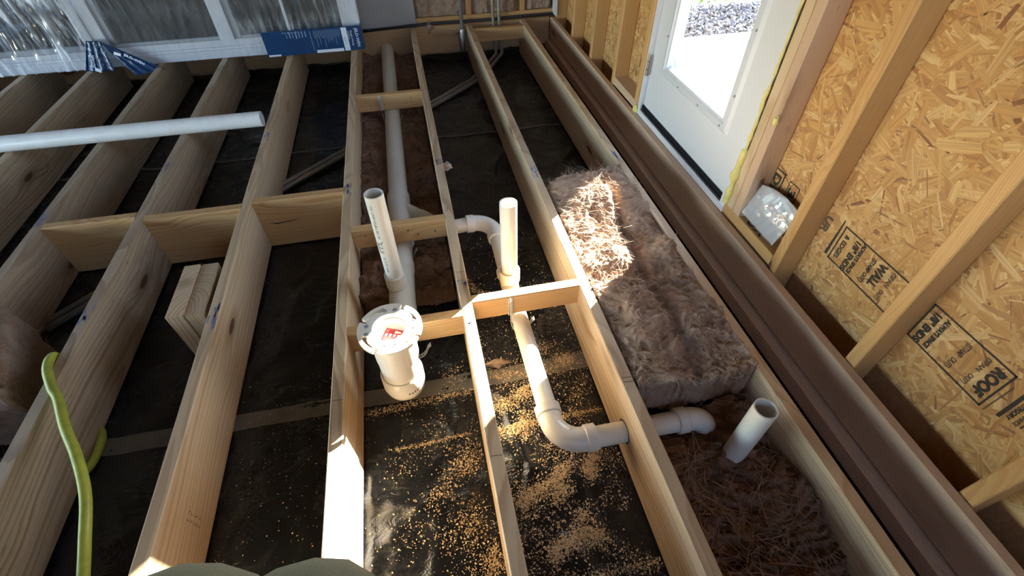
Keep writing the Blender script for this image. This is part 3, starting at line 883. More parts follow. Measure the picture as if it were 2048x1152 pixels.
def fuzz(parent, vs, n, seed, L=(.015, .05), w=.0005, keep=None, up=0.35, mat='wool_fibre', xlim=None):
    r = random.Random(seed); V = []; F = []
    for q in range(n):
        p = Vector(vs[r.randrange(len(vs))])
        if keep and not keep(p): continue
        d = Vector((r.gauss(0, 1), r.gauss(0, 1), abs(r.gauss(0, up)) + 0.05)).normalized()
        bend = Vector((r.gauss(0, 1), r.gauss(0, 1), r.gauss(-.4, .5))) * 0.55
        ln = r.uniform(*L); side = d.cross(Vector((0, 0, 1))).normalized() * w
        if r.random() < .5: side = Vector((0, 0, w))
        m_ = 4; b = len(V)
        for i in range(m_ + 1):
            t = i / m_
            c = p + (d * t + bend * t * t) * ln
            if xlim: c.x = min(max(c.x, xlim[0]), xlim[1])
            V.append(c - side * (1 - .7 * t)); V.append(c + side * (1 - .7 * t))
        for i in range(m_): F.append((b + 2 * i, b + 2 * i + 1, b + 2 * i + 3, b + 2 * i + 2))
    return link('loose_fibres', mesh(V, F), M[mat], parent, kind='stuff')

def rect(x0, x1, y0, y1): return lambda u, v: (x0 + (x1 - x0) * u, y0 + (y1 - y0) * v)
# 1 the batt under the thick drain pipe
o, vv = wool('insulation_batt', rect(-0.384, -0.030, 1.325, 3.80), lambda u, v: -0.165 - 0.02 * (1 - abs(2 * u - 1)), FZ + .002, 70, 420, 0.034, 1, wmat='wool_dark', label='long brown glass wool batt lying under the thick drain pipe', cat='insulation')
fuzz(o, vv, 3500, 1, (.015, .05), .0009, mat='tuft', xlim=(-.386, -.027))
# 2 the raised batt in the right bay
def zt2(u, v):
    z = -0.002 + 0.012 * sin(v * 9) * u - 0.016 * max(0, 1 - u * 5) - 0.02 * (v > .96)
    if 0.36 < v < 0.47: z -= 0.03 * (1 - abs((v - .415) / .055))
    z += 0.05 * math.exp(-((u - .88) / .14) ** 2 - ((v - .47) / .05) ** 2)
    z += 0.035 * math.exp(-((u - .6) / .25) ** 2 - ((v - .78) / .07) ** 2)
    z -= 0.035 * math.exp(-((u - .55 - .2 * (v - .2)) / .05) ** 2) * (v < .92)
    return z
def c2(u, v):
    y0 = 0.668 - 0.02 * u; y1 = 1.70 + 0.085 * u
    x0 = 0.432 + 0.006 * sin(v * 11); x1 = 0.780
    return (x0 + (x1 - x0) * u, y0 + (y1 - y0) * v)
o, vv = wool('insulation_batt', c2, zt2, -0.15, 110, 320, 0.026, 2, label='rumpled brown glass wool batt standing proud of the right bay, half in sunlight', cat='insulation')
fuzz(o, vv, 6500, 2, (.012, .055), .0007, xlim=(.4245, .786))
# a torn tuft on its right edge
# 3 the low wool in the near right bay
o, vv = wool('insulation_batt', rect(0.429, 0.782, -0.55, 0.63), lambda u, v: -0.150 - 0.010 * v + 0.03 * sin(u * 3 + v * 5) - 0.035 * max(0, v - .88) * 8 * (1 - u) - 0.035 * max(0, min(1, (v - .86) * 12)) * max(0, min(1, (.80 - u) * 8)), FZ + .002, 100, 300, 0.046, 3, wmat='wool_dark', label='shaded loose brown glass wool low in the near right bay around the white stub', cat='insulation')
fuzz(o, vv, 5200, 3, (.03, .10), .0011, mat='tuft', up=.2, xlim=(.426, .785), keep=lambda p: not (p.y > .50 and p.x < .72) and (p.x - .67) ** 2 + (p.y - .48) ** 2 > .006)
# 4 the block of wool in the left bay
def c4(u, v):
    a = Vector((-1.578, 1.02)).lerp(Vector((-1.335, 1.01)), u); b = Vector((-1.578, 1.40)).lerp(Vector((-1.505, 1.40)), u)
    p = a.lerp(b, v); return (p.x, p.y)
o, vv = wool('insulation_batt', c4, lambda u, v: 0.0, FZ + .004, 60, 70, 0.020, 4, label='brown glass wool block wedged in the left bay at the picture edge', cat='insulation')
fuzz(o, vv, 1500, 4)
# 5 wool between the studs of the back wall (stood up: a grid in x,z)
def back_wool(x0, x1, seed, label):
    vs = []; nu, nv = 60, 110
    for j in range(nv + 1):
        for i in range(nu + 1):
            u = i / nu; x = x0 + (x1 - x0) * u; z = 0.048 + 0.75 * j / nv
            q = Vector((x * 9, z * 6, seed)); w = noise.noise(q) * .3
            d = 0.03 * noise.noise(q) + 0.03 * (0.5 - abs(noise.noise(Vector((x * 18 + w, z * 13, seed + 3))))) + 0.012 * noise.noise(Vector((x * 50, z * 40, seed)))
            e = min(u, 1 - u) * 6
            vs.append((x, 3.925 - (0.035 + d) * min(1, e + .25), z))
    fs = [(j * (nu + 1) + i, j * (nu + 1) + i + 1, (j + 1) * (nu + 1) + i + 1, (j + 1) * (nu + 1) + i) for j in range(nv) for i in range(nu)]
    o = link('wall_insulation', mesh(vs, fs, True), M['wool'], label=label, cat='insulation', group='brown wool stuffed between the back wall studs')
    fuzz(o, vs, 700, seed, (.01, .04))
back_wool(0.032, 0.398, 5, 'brown wool in the back wall bay beside the grey panel')
back_wool(0.44, 0.798, 6, 'brown wool in the back wall bay behind the two conduits')
back_wool(0.84, 1.048, 7, 'brown wool in the narrow back wall bay at the right corner')
# tuft hanging over the back plate
blob('insulation_scrap', (0.115, 3.838, -0.012), (.03, .016, .035), M['wool'], 4, amp=0.7, label='small brown wool tuft hanging over the back rim', cat='insulation')
blob('insulation_scrap', (0.075, 0.985, FZ + .012), (.035, .014, .012), M['wool'], 6, amp=0.8, label='brown wool scrap on the black sheet beside the near pipe hanger', cat='insulation')
blob('insulation_scrap', (0.03, 2.03, -0.06), (.022, .014, .02), M['wool_fibre'], 7, amp=0.8, label='pale wool tuft poking out on the right side of the thin joist', cat='insulation')

# ------------------------------------------------------------------ drain pipes: one glued run
drain = empty('drain_pipe_run', (-0.215, 1.3, -0.13), 'glued white drain pipe run with wye, tees, elbows and a toilet flange', 'pipe')
R2, R3, R4 = 0.0302, 0.0445, 0.0572
ZP = -0.136
def dp(name, fn, mat='pvc', parent=drain, ang=40, **k):
    mb = MB(); fn(mb)
    o = mb.build(name, M[mat], None, True, **k)
    smooth_angle(o, ang)
    return child(o, parent)
def ring(m, a, b, r, lip=0.0025, n=32):
    """a coupling hub: short wider sleeve with a small bevel"""
    a = Vector(a); b = Vector(b); d = (b - a).normalized() * lip
    m.tube([a, a + d, b - d, b], [r - lip, r, r, r - lip], n)
# thick main
dp('main_pipe', lambda m: m.tube([(-0.208, 3.831, ZP), (-0.2125, 1.86, ZP)], R3, 32))
def wye(m):
    ring(m, (-0.2125, 1.945, ZP), (-0.2125, 1.885, ZP), R3 + .0065)
    m.tube([(-0.2125, 1.90, ZP), (-0.213, 1.62, ZP)], R3 + .003, 32)
    m.tube([(-0.213, 1.86, ZP), (-0.10, 1.735, ZP)], [R2 + .004, R2 + .004], 28)
    ring(m, (-0.128, 1.766, ZP), (-0.092, 1.726, ZP), R2 + .0075)
    ring(m, (-0.213, 1.655, ZP), (-0.213, 1.60, ZP), R3 + .0065)
dp('wye_fitting', wye)
dp('main_pipe', lambda m: m.tube([(-0.213, 1.66, ZP), (-0.222, 1.40, ZP)], R3, 32))
def tee(m):
    ring(m, (-0.222, 1.475, ZP), (-0.223, 1.425, ZP), R3 + .0065)
    m.tube([(-0.223, 1.44, ZP), (-0.229, 1.20, ZP)], R3 + .004, 32)
    ring(m, (-0.228, 1.235, ZP), (-0.2285, 1.185, ZP), R3 + .0065)
    m.tube([(-0.236, 1.312, ZP), (-0.236, 1.312, -0.055)], R2 + .005, 28)
    vs, fs = hollow([(-0.236, 1.312, -0.085), (-0.236, 1.312, -0.040), (-0.236, 1.312, -0.030)], R2 + .0075, R2 + .0004, 32)
    m.add(vs, fs)
dp('tee_fitting', tee)
ls = dp('stub_pipe', lambda m: m.add(*hollow([(-0.236, 1.312, -0.08), (-0.2365, 1.312, 0.315)], R2, R2 - .0045, 40)), label='tall white stub pipe printed with black letters')
# printing on the stub, wrapped round it
def on_stub(s, z, size, width, ang, mat='ink', bold=0.0):
    r_ = R2 + .0005
    def fn(a, b):
        th = ang - b / r_
        # letters run down the pipe
        return Vector((-0.236 + r_ * sin(th), 1.312 - r_ * cos(th), z - a))
    o = text_on('pipe_print', s, size, fn, M[mat], None, width, bold)
    o.parent = ls; o.location = Vector((0, 0, 0)) - Vector((0, 0, 0))
    return o
def stub_children(lst):
    for o in lst:
        o.location = -Vector(drain.location) + Vector(drain.location)
pr = [on_stub('U.P. Code ASTM F 891-24', 0.288, 0.0135, 0.132, -0.40, 'ink_grey', 0.0003), on_stub('JETSTR', 0.142, 0.024, 0.052, -0.42, 'ink', 0.0006), on_stub('07-19-22 14:40', 0.074, 0.012, 0.070, -0.40, 'ink_grey', 0.0002)]
# coupling towards the flange and the closet bend
dp('coupling', lambda m: (ring(m, (-0.229, 1.195, ZP), (-0.2305, 1.115, ZP), R3 + .009),))
dp('main_pipe', lambda m: m.tube([(-0.23, 1.13, ZP), (-0.2345, 0.93, ZP)], R3, 32))
def bend(m):
    c = (-0.235, 0.965, -0.075)
    m.tube([(-0.235, 1.02, ZP)] + [Vector(p) for p in arc((-0.235, 0.965, -0.070), (0, -1, 0), (0, 0, -1), 0.060, pi / 2, 0.0, 8)] + [(-0.235, 0.905, -0.05)], [R3 + .004] * 3 + [R4 * .9] * 6 + [R4, R4], 36)
    m.tube([(-0.235, 0.905, -0.052), (-0.235, 0.905, -0.058), (-0.235, 0.905, -0.112), (-0.235, 0.905, -0.134), (-0.235, 0.905, -0.150), (-0.235, 0.905, -0.158)], [R4 + .003, R4 + .0075, R4 + .0075, R4 + .002, R4 - .016, 0.012], 40)
dp('closet_bend', bend)
cap_txt = text_on('pipe_print', '4 x 3 LT', 0.013, lambda a, b: Vector((-0.235 + (R4 + .008) * sin(0.18 + a / R4), 0.905 - (R4 + .008) * cos(0.18 + a / R4), -0.102 + b)), M['ink'], drain, 0.036, 0.0004)
dp('closet_riser', lambda m: m.add(*hollow([(-0.235, 0.905, -0.06), (-0.235, 0.905, 0.130)], R4, R4 - .006, 48, end=True)))
# flange
def flange_mesh():
    ro, ri, zt, zb = 0.0895, 0.0475, 0.142, 0.131
    n = 180; radii = [ri, 0.054, 0.0605, 0.067, 0.0705, 0.0785, 0.083, ro]
    def height(r_): return zt + (0.004 if r_ < 0.05 else 0.003 if r_ < 0.056 else 0.0)
    def hole(k, a):
        rm = (radii[k] + radii[k + 1]) / 2; d = math.degrees(a) % 360
        # four long slots, each with a wide mouth, four short cuts to the rim
        for s0 in (100, 190, 280, 10):
            x = (d - s0) % 360
            if x < 52 and 0.0705 < rm < 0.0785: return True
            if x < 16 and 0.067 < rm < 0.0785: return True
        for s0 in (62, 152, 242, 332):
            x = abs((d - s0 + 180) % 360 - 180)
            if x < 3.1 and rm > 0.0705: return True
        return False
    vs, fs = [], []
    for side in (0, 1):
        for r_ in radii:
            for i in range(n):
                a = 2 * pi * i / n
                vs.append((r_ * cos(a), r_ * sin(a), height(r_) if side == 0 else zb))
    K = len(radii)
    idx = lambda s, k, i: s * K * n + k * n + (i % n)
    H = [[hole(k, 2 * pi * (i + .5) / n) for i in range(n)] for k in range(K - 1)]
    for k in range(K - 1):
        for i in range(n):
            if H[k][i]: continue
            fs.append((idx(0, k, i), idx(0, k + 1, i), idx(0, k + 1, i + 1), idx(0, k, i + 1)))
            fs.append((idx(1, k, i), idx(1, k, i + 1), idx(1, k + 1, i + 1), idx(1, k + 1, i)))
            if H[k][(i + 1) % n]: fs.append((idx(0, k, i + 1), idx(0, k + 1, i + 1), idx(1, k + 1, i + 1), idx(1, k, i + 1)))
            if H[k][(i - 1) % n]: fs.append((idx(0, k, i), idx(1, k, i), idx(1, k + 1, i), idx(0, k + 1, i)))
            if k == K - 2 or H[k + 1][i]: fs.append((idx(0, k + 1, i), idx(1, k + 1, i), idx(1, k + 1, i + 1), idx(0, k + 1, i + 1)))
            if k == 0 or H[k - 1][i]: fs.append((idx(0, k, i), idx(0, k, i + 1), idx(1, k, i + 1), idx(1, k, i)))
    return vs, fs
fv, ff = flange_mesh()
FC = Vector((-0.233, 0.912, 0.0))
fl_o = link('toilet_flange', mesh([Vector(v) + FC for v in fv], ff), M['pvc'], None, label='white ring flange with slots and screw holes')
smooth_angle(fl_o, 35); child(fl_o, drain)
bm_ = MB(); bm_.add(*hollow([FC + Vector((0, 0, .02)), FC + Vector((0, 0, .132))], 0.0625, 0.0475, 48, True, True))
o_ = bm_.build('flange_collar', M['pvc'], None, True); smooth_angle(o_, 40); o_.parent = fl_o
for k in range(8):
    a = radians(18 + 45 * k + (12 if k % 2 else -8))
    p = FC + Vector((0.0775 * cos(a) if False else 0.0655 * cos(a), 0.0655 * sin(a), 0.1425))
    mb = MB(); nn = 14
    vs = [p + Vector((.0068 * cos(2 * pi * i / nn), .0068 * sin(2 * pi * i / nn), .0003)) for i in range(nn)] + [p + Vector((.0032 * cos(2 * pi * i / nn), .0032 * sin(2 * pi * i / nn), .0014)) for i in range(nn)] + [p + Vector((.0026 * cos(2 * pi * i / nn), .0026 * sin(2 * pi * i / nn), -.004)) for i in range(nn)]
    fs = [(i, (i + 1) % nn, nn + (i + 1) % nn, nn + i) for i in range(nn)] + [(nn + i, nn + (i + 1) % nn, 2 * nn + (i + 1) % nn, 2 * nn + i) for i in range(nn)] + [tuple(2 * nn + i for i in range(nn))]
    mb.add(vs, fs); o_ = mb.build('screw_hole', M['hole_shade'], None); o_.parent = fl_o
mb = MB()
vs, fs = sweep([FC + Vector((0, 0, .095)), FC + Vector((0, 0, .104))], 0.0472, 40); mb.add(vs, fs + [tuple(40 + i for i in range(40))])
mb.add([FC + Vector((.018 * cos(2 * pi * i / 20) - .006, .018 * sin(2 * pi * i / 20) + .004, .107)) for i in range(20)], [tuple(range(20))])
o_ = mb.build('test_cap', M['cap'], None); o_.parent = fl_o
# red sticker with white gaps
st = MB(); ca, sa = cos(radians(-24)), sin(radians(-24))
def spt(a, b, z=.1075): return FC + Vector((0.002 + a * ca - b * sa, -0.002 + a * sa + b * ca, z))
def sq(m, a0, a1, b0, b1, z): m.add([spt(a0, b0, z), spt(a1, b0, z), spt(a1, b1, z), spt(a0, b1, z)], [(0, 1, 2, 3)])
sq(st, -.027, .024, -.021, .023, .1078)
o_ = st.build('warning_sticker', M['red'], None, label='red and white sticker inside the flange'); o_.parent = fl_o
st = MB(); r = random.Random(4)
for q in range(4): sq(st, -.023 + q * .012, -.015 + q * .012, -.004 + r.uniform(-.002, .002), .005, .1082)
sq(st, .002, .010, .008, .018, .1082); sq(st, .010, .020, .010, .016, .1082)
for q in range(7): sq(st, -.024, -.024 + r.uniform(.02, .045), -.018 + q * .0018, -.0174 + q * .0018, .1082)
for q in range(5): sq(st, -.024, -.010 + r.uniform(-.008, .006), .010 + q * .0022, .0106 + q * .0022, .1082)
o_ = st.build('sticker_print', M['cap'], None); o_.parent = fl_o

# branch through the thin joist, elbow, run towards the camera
ZB = -0.105
XB = 0.178
dp('branch_pipe', lambda m: m.tube([(-0.105, 1.740, ZP)] + [Vector(p) for p in arc((-0.045, 1.69, ZP + .01), (-.7, .7, 0), (-.3, -.95, 0.1), 0.055, 0.2, pi / 2, 6)] + [(0.0, 1.632, ZB - .008), (0.075, 1.630, ZB)], R2, 28))
def elbow90(m, a, c, b, r, hubs=True):
    """sweep bend from a round corner c to b, hubs at both ends"""
    a, c, b = Vector(a), Vector(c), Vector(b)
    u = (a - c).normalized(); v = (b - c).normalized()
    L = min((a - c).length, (b - c).length) * 0.92
    cen = c + (u + v) * L
    pts = [a] + [cen - v * L * cos(t) - u * L * sin(t) for t in [pi / 2 * i / 12 for i in range(13)]] + [b]
    m.tube(pts, r + .0035, 30)
    if hubs:
        ring(m, a - u * 0.004, a + u * 0.030, r + .0075); ring(m, b - v * 0.004, b + v * 0.030, r + .0075)
dp('elbow', lambda m: elbow90(m, (0.095, 1.630, ZB), (XB - .002, 1.630, ZB - .004), (XB, 1.545, ZB - .010), R2))
dp('branch_pipe', lambda m: m.tube([(XB, 1.57, ZB - .006), (XB, 1.30, ZP + .004)], R2, 28))
def tee2(m):
    ring(m, (XB, 1.345, ZP + .006), (XB, 1.315, ZP + .004), R2 + .0075)
    m.tube([(XB, 1.33, ZP + .004), (XB, 1.175, ZP)], R2 + .0035, 28)
    ring(m, (XB, 1.20, ZP), (XB + .001, 1.168, ZP), R2 + .0075)
    m.tube([(XB, 1.265, ZP), (XB, 1.265, -0.075)], R2 + .0045, 28)
    m.add(*hollow([(XB, 1.265, -0.10), (XB, 1.265, -0.062), (XB, 1.265, -0.052)], R2 + .0085, R2 + .0004, 32))
dp('tee_fitting', tee2)
dp('stub_pipe', lambda m: m.add(*hollow([(XB, 1.265, -0.09), (XB, 1.267, 0.247)], R2 * .98, R2 - .0050, 40)))
dp('branch_pipe', lambda m: m.tube([(XB, 1.19, ZP), (XB + .005, 0.73, ZP)], R2, 32))
dp('elbow', lambda m: elbow90(m, (XB + .005, 0.705, ZP), (XB + .006, 0.609, ZP), (0.268, 0.609, ZP), R2 + .002))
dp('branch_pipe', lambda m: m.tube([(0.26, 0.608, ZP), (0.57, 0.604, ZP)], R2 + .001, 32))
for (x, y) in ((0.225, 0.632), (0.196, 0.672)):
    dp('gate_mark', lambda m, x=x, y=y: m.tube([(x, y, ZP + R2 + .004), (x, y, ZP + R2 + .0065)], [.005, .004], 12))
dp('elbow', lambda m: elbow90(m, (0.575, 0.604, ZP), (0.648, 0.603, ZP), (0.652, 0.590, ZP - .075), R2 + .001))

# white collars where the branch passes the joists are the joists' bored holes: dark rings
for (x, y, z, j) in ((0.0143 + .0006, 1.631, ZB - .006, 'h'), (0.3849 - .0006, 0.607, ZP, 'i'), (0.4229 + .0006, 0.607, ZP, 'i')):
    vs, fs = [], []
    for i in range(28):
        w = 2 * pi * i / 28
        for rr_ in (R2 - .003, R2 + .0065): vs.append((x, y + rr_ * cos(w), z + rr_ * sin(w)))
    fs = [(2 * i, 2 * i + 1, (2 * i + 3) % 56, (2 * i + 2) % 56) for i in range(28)]
    o = link('bored_hole', mesh(vs, fs), M['ink'], None)
    bpy.context.view_layer.update()
    o.parent = joists[j]; o.matrix_parent_inverse = joists[j].matrix_world.inverted()

# separate stub in the near right bay
mb = MB(); mb.add(*hollow([(0.667, 0.481, FZ + .004), (0.672, 0.485, 0.098)], R2, R2 - .0042, 40))
o = mb.build('pipe_stub', M['pvc'], smooth=True, label='lone white pipe stub rising from shaded brown wool at lower right', cat='pipe'); smooth_angle(o, 40)

# loose length of pipe across the left joists
mb = MB(); mb.add(*hollow([(-3.4, 2.535, 0.0395), (-0.838, 2.520, 0.0375)], 0.0365, 0.0325, 40, True, True))
o = mb.build('loose_pipe', M['pvc_used'], smooth=True, label='long loose white pipe lying across the left joists', cat='pipe'); smooth_angle(o, 40)

# ------------------------------------------------------------------ hangers: perforated hook straps
def hanger(x, yf, ztop, xc, zc, rp, label, mat='hanger'):
    h = empty('pipe_hanger', (x, yf, ztop), label, 'hanger', 'perforated hook hangers holding the drain pipes')
    w = 0.017
    # path in the x,z plane just in front of the block, then under the pipe
    rad = rp + .003
    path = [(x, ztop), (x, zc + rad * .35)]
    xl = xc - rad
    path = [(xl - .002, ztop)] + [(xl - .002, ztop + (zc - ztop) * t) for t in (.2, .4, .6, .8)] + [(xc + rad * cos(a), zc + rad * sin(a)) for a in [pi + pi * i / 14 * 1.0 for i in range(0, 14)]]
    path += [(path[-1][0] + .006, path[-1][1] + .014), (path[-1][0] + .016, path[-1][1] + .026)]
    # resample
    pts = [Vector((p[0], 0, p[1])) for p in path]; L = [0]
    for a, b in zip(pts, pts[1:]): L.append(L[-1] + (b - a).length)
    n = int(L[-1] / .0052)
    R_ = []
    for i in range(n + 1):
        s = L[-1] * i / n; k = max(q for q in range(len(L)) if L[q] <= s + 1e-9); k = min(k, len(L) - 2)
        t = (s - L[k]) / (L[k + 1] - L[k]); R_.append(pts[k].lerp(pts[k + 1], t))
    vs, fs = [], []
    ys = (0, w * .32, w * .68, w)
    for i, p in enumerate(R_):
        for y in ys: vs.append((p.x, yf - .0015 - y, p.z))
    for i in range(n):
        for k in range(3):
            if k == 1 and i % 2 and i < n - 2: continue
            fs.append((i * 4 + k, i * 4 + k + 1, (i + 1) * 4 + k + 1, (i + 1) * 4 + k))
    me = mesh(vs, fs); bm = bmesh.new(); bm.from_mesh(me); bmesh.ops.solidify(bm, geom=bm.faces[:], thickness=.0012); bm.to_mesh(me); bm.free()
    o = link('strap', me, M[mat], None); child(o, h)
    # flat leg nailed on the block
    mb = MB()
    for q in range(5):
        z0 = ztop - .003 - q * .017
        for (xa, xb) in ((xl - .010, xl - .0065), (xl + .0025, xl + .006)):
            mb.box((xa, yf - .0026, z0 - .017), (xb, yf - .0012, z0))
        mb.box((xl - .0065, yf - .0026, z0 - .006), (xl + .0025, yf - .0012, z0))
    o = mb.build('nail_leg', M[mat], None); child(o, h)
    mb = MB(); mb.tube([(xl - .002, yf - .001, ztop - .017), (xl - .002, yf - .006, ztop - .017)], .0045, 10)
    o = mb.build('nail', M[mat], None); child(o, h)
    return h
hanger(0, 2.745, -0.002, -0.211, ZP, R3, 'perforated hook hanger on the far block round the thick pipe')
hanger(0, 1.082, -0.002, 0.178, ZP, R2, 'perforated hook hanger on the sunlit block round the right pipe')
hanger(0, 1.548, -0.002, -0.214, ZP, R3, 'hook hanger behind the tall printed stub')
hanger(0, 1.030, -0.03, -0.200, -0.115, R4 * .72, 'galvanised hook hanger beside the toilet flange riser')

# ------------------------------------------------------------------ conduits and cable
def floor_conduit(dx, lab, rcv):
    P = [(-1.62 + dx, 1.50, FZ + .016), (-0.78 + dx, 2.335, FZ + .017), (0.10 + dx, 3.14, FZ + .017), (0.34 + dx, 3.37, FZ + .017)]
    P += [Vector((0.34 + dx, 3.37, FZ + .017)).lerp(Vector((0.585 + dx * .8, 3.72, FZ + .03)), t) + Vector((0, 0, .02 * t * t)) for t in (.35, .7, 1.0)]
    P += [(0.590 + dx * .8, 3.770, -0.14), (0.588 + dx * .8, 3.800, -0.05), (0.585 + dx * .8, 3.812, 0.05), (0.58 + dx * .8, 3.815, 0.9)]
    mb = MB(); mb.tube(P, 0.0125, 14)
    return mb.build('floor_conduit', M['pipe_floor'], smooth=True, label=lab, cat='conduit', group='pair of grey conduits crossing under the joists')
floor_conduit(0.0, 'grey conduit crossing under the joists, left one of the pair', 0)
floor_conduit(0.055, 'grey conduit crossing under the joists, right one of the pair', 0)
con = empty('conduit_drop', (0.348, 3.80, -0.18), 'grey vertical conduit with an oval access fitting at the back wall', 'conduit')
mb = MB(); mb.tube([(0.356, 3.812, 1.2), (0.352, 3.812, -0.05)], 0.0135, 16); child(mb.build('conduit', M['conduit'], None, True), con)
mb = MB(); mb.tube([(0.350, 3.806, -0.020), (0.350, 3.806, -0.030), (0.349, 3.804, -0.055), (0.348, 3.802, -0.075), (0.346, 3.802, -0.155), (0.345, 3.802, -0.175), (0.345, 3.802, -0.18)], [.017, .021, .019, .024, .024, .02, .008], 18)
o = mb.build('access_fitting', M['steel'], None, True); child(o, con)
mb = MB(); mb.tube([(0.3495, 3.7795, -0.066), (0.349, 3.776, -0.066)], .006, 10); child(mb.build('cover_screw', M['steel'], None), con)
mb = MB(); mb.tube([(-0.36, 3.838, -0.004), (0.1, 3.836, 0.016), (0.5, 3.838, 0.012), (0.80, 3.838, 0.018), (1.045, 3.838, 0.020)], 0.009, 10)
mb.build('cable', M['cable'], smooth=True, label='dark cable running level along the back wall plate', cat='cable')

# ------------------------------------------------------------------ hose
def cr(P, n=8):
    P = [Vector(p) for p in P]; out = []
    for i in range(len(P) - 1):
        a, b, c, d = P[max(i - 1, 0)], P[i], P[i + 1], P[min(i + 2, len(P) - 1)]
        for k in range(n):
            t = k / n
            out.append(0.5 * ((2 * b) + (c - a) * t + (2 * a - 5 * b + 4 * c - d) * t * t + (3 * b - a - 3 * c + d) * t ** 3))
    return out + [P[-1]]
mb = MB(); mb.tube(cr([(-1.315, 1.19, -0.215), (-1.285, 1.175, -0.10), (-1.262, 1.15, -0.01), (-1.240, 1.085, 0.0135), (-1.195, 1.005, 0.0135), (-1.165, 0.965, 0.012), (-1.105, 0.862, 0.015), (-1.043, 0.769, 0.015), (-0.990, 0.665, 0.006), (-0.962, 0.560, -0.01), (-0.955, 0.46, -0.05), (-0.965, 0.32, -0.12), (-0.99, 0.1, -0.20), (-1.0, -0.6, -0.222)]), 0.0125, 16)
mb.tube(cr([(-1.24, 1.04, -0.229), (-1.198, 0.985, -0.227), (-1.189, 0.93, -0.226), (-1.198, 0.875, -0.227), (-1.24, 0.82, -0.229)]), 0.0125, 14)
mb.build('air_hose', M['hose'], smooth=True, label='yellow-green hose draped over a joist at lower left', cat='hose')

# ------------------------------------------------------------------ sawdust on the black sheet
r = random.Random(99)
vs, fs, tones = [], [], []
def chip(x, y, lift=0.0, s=1.0):
    L = r.choice((r.uniform(.0006, .0012), r.uniform(.0008, .0018), r.uniform(.0012, .0028))) * s; w = L * r.uniform(.3, .9); a = r.uniform(0, 6.3); t = r.uniform(0, .0012) * s
    ca, sa = cos(a), sin(a); z = FZ - .006 + floor_h(x, y) + .0006 + lift
    b = len(vs); tl = r.uniform(-.6, .6)
    for (p, q) in ((-1, -1), (1, -1), (1, 1), (-1, 1)):
        vs.append((x + p * L * ca - q * w * sa, y + p * L * sa + q * w * ca, z + t + (p * tl + q * .3) * L * .5 + L * .25))
    fs.append((b, b + 1, b + 2, b + 3)); tones.append(r.random())
def pile(P, width, n, hgt=.003, s=1.0):
    P = [Vector(p) for p in P]
    for q in range(n):
        k = r.randrange(len(P) - 1); t = r.random()
        c = P[k].lerp(P[k + 1], t); e = r.gauss(0, width)
        x = c.x + r.gauss(0, width); y = c.y + e
        chip(x, y, max(0, hgt * (1 - abs(e) / width / 1.5)) * r.random(), s)
bays = ((-0.385, -0.027), (0.018, 0.382))
def dens(x, y): return vn(x * 9, y * 9, 4) + .6 * vn(x * 25, y * 25, 8)
for q in range(16000):
    x = r.uniform(0.018, 0.382); y = 0.60 + r.gauss(0, .27)
    if dens(x, y) > r.uniform(-.35, .8): chip(x, y)
for q in range(6000):
    x = -0.385 + 0.355 * (r.random() ** .55); y = 0.56 + r.gauss(0, .25)
    if y < 1.3 and dens(x, y) > r.uniform(-.3, .9): chip(x, y)
for q in range(500):
    x = r.uniform(-.79, -.44); y = r.uniform(.2, 1.1); chip(x, y, 0, .8)
for q in range(900):
    x = r.uniform(0.018, 0.38); y = r.uniform(.9, 1.7); chip(x, y)
pile([(.307, .606), (.28, .57), (.268, .536)], .012, 900, .008)
pile([(.21, .59), (.17, .55), (.114, .53), (.05, .507)], .014, 1800, .009)
pile([(.204, .505), (.17, .52), (.145, .482)], .012, 500, .006)
pile([(.255, .371), (.207, .39), (.15, .376), (.098, .355)], .015, 2000, .009)
pile([(.23, .43), (.20, .44)], .016, 300, .004)
pile([(.13, .29), (.10, .27), (.05, .25)], .016, 700, .006)
pile([(.02, .96), (.10, .945), (.26, .93), (.36, .95)], .018, 1100, .002)
pile([(.30, .955), (.33, .96)], .018, 500, .006)
pile([(.12, .86), (.17, .87), (.08, .82), (.03, .84)], .018, 1300, .005)
pile([(.02, .742), (.2, .742), (.38, .744)], .006, 900, .003)
pile([(.02, .735), (.10, .72), (.13, .78)], .016, 1000, .005)
pile([(.02, .285), (.2, .288), (.38, .285)], .010, 800, .003)
pile([(-.38, .885), (-.2, .895), (-.03, .905)], .010, 800, .002)
pile([(-.30, .742), (-.06, .748)], .005, 350, .002)
pile([(-.20, .56), (-.12, .64), (-.05, .67)], .020, 700, .002)
pile([(-.14, .45), (-.06, .50)], .03, 500, .002)
pile([(-.06, .35), (-.04, .40)], .02, 500, .003)
pile([(-.09, 1.0), (-.08, .93)], .02, 260, .005)
pile([(.035, 1.44), (.05, 1.36), (.09, 1.34)], .014, 260, .003)
pile([(.30, 1.03), (.20, 1.02)], .022, 260, .003)
me = mesh(vs, fs); at = me.attributes.new('tone', 'FLOAT', 'FACE'); at.data.foreach_set('value', tones)
link('sawdust', me, M['sawdust'], label='golden sawdust scattered on the black sheet between the joists', cat='sawdust', kind='stuff')

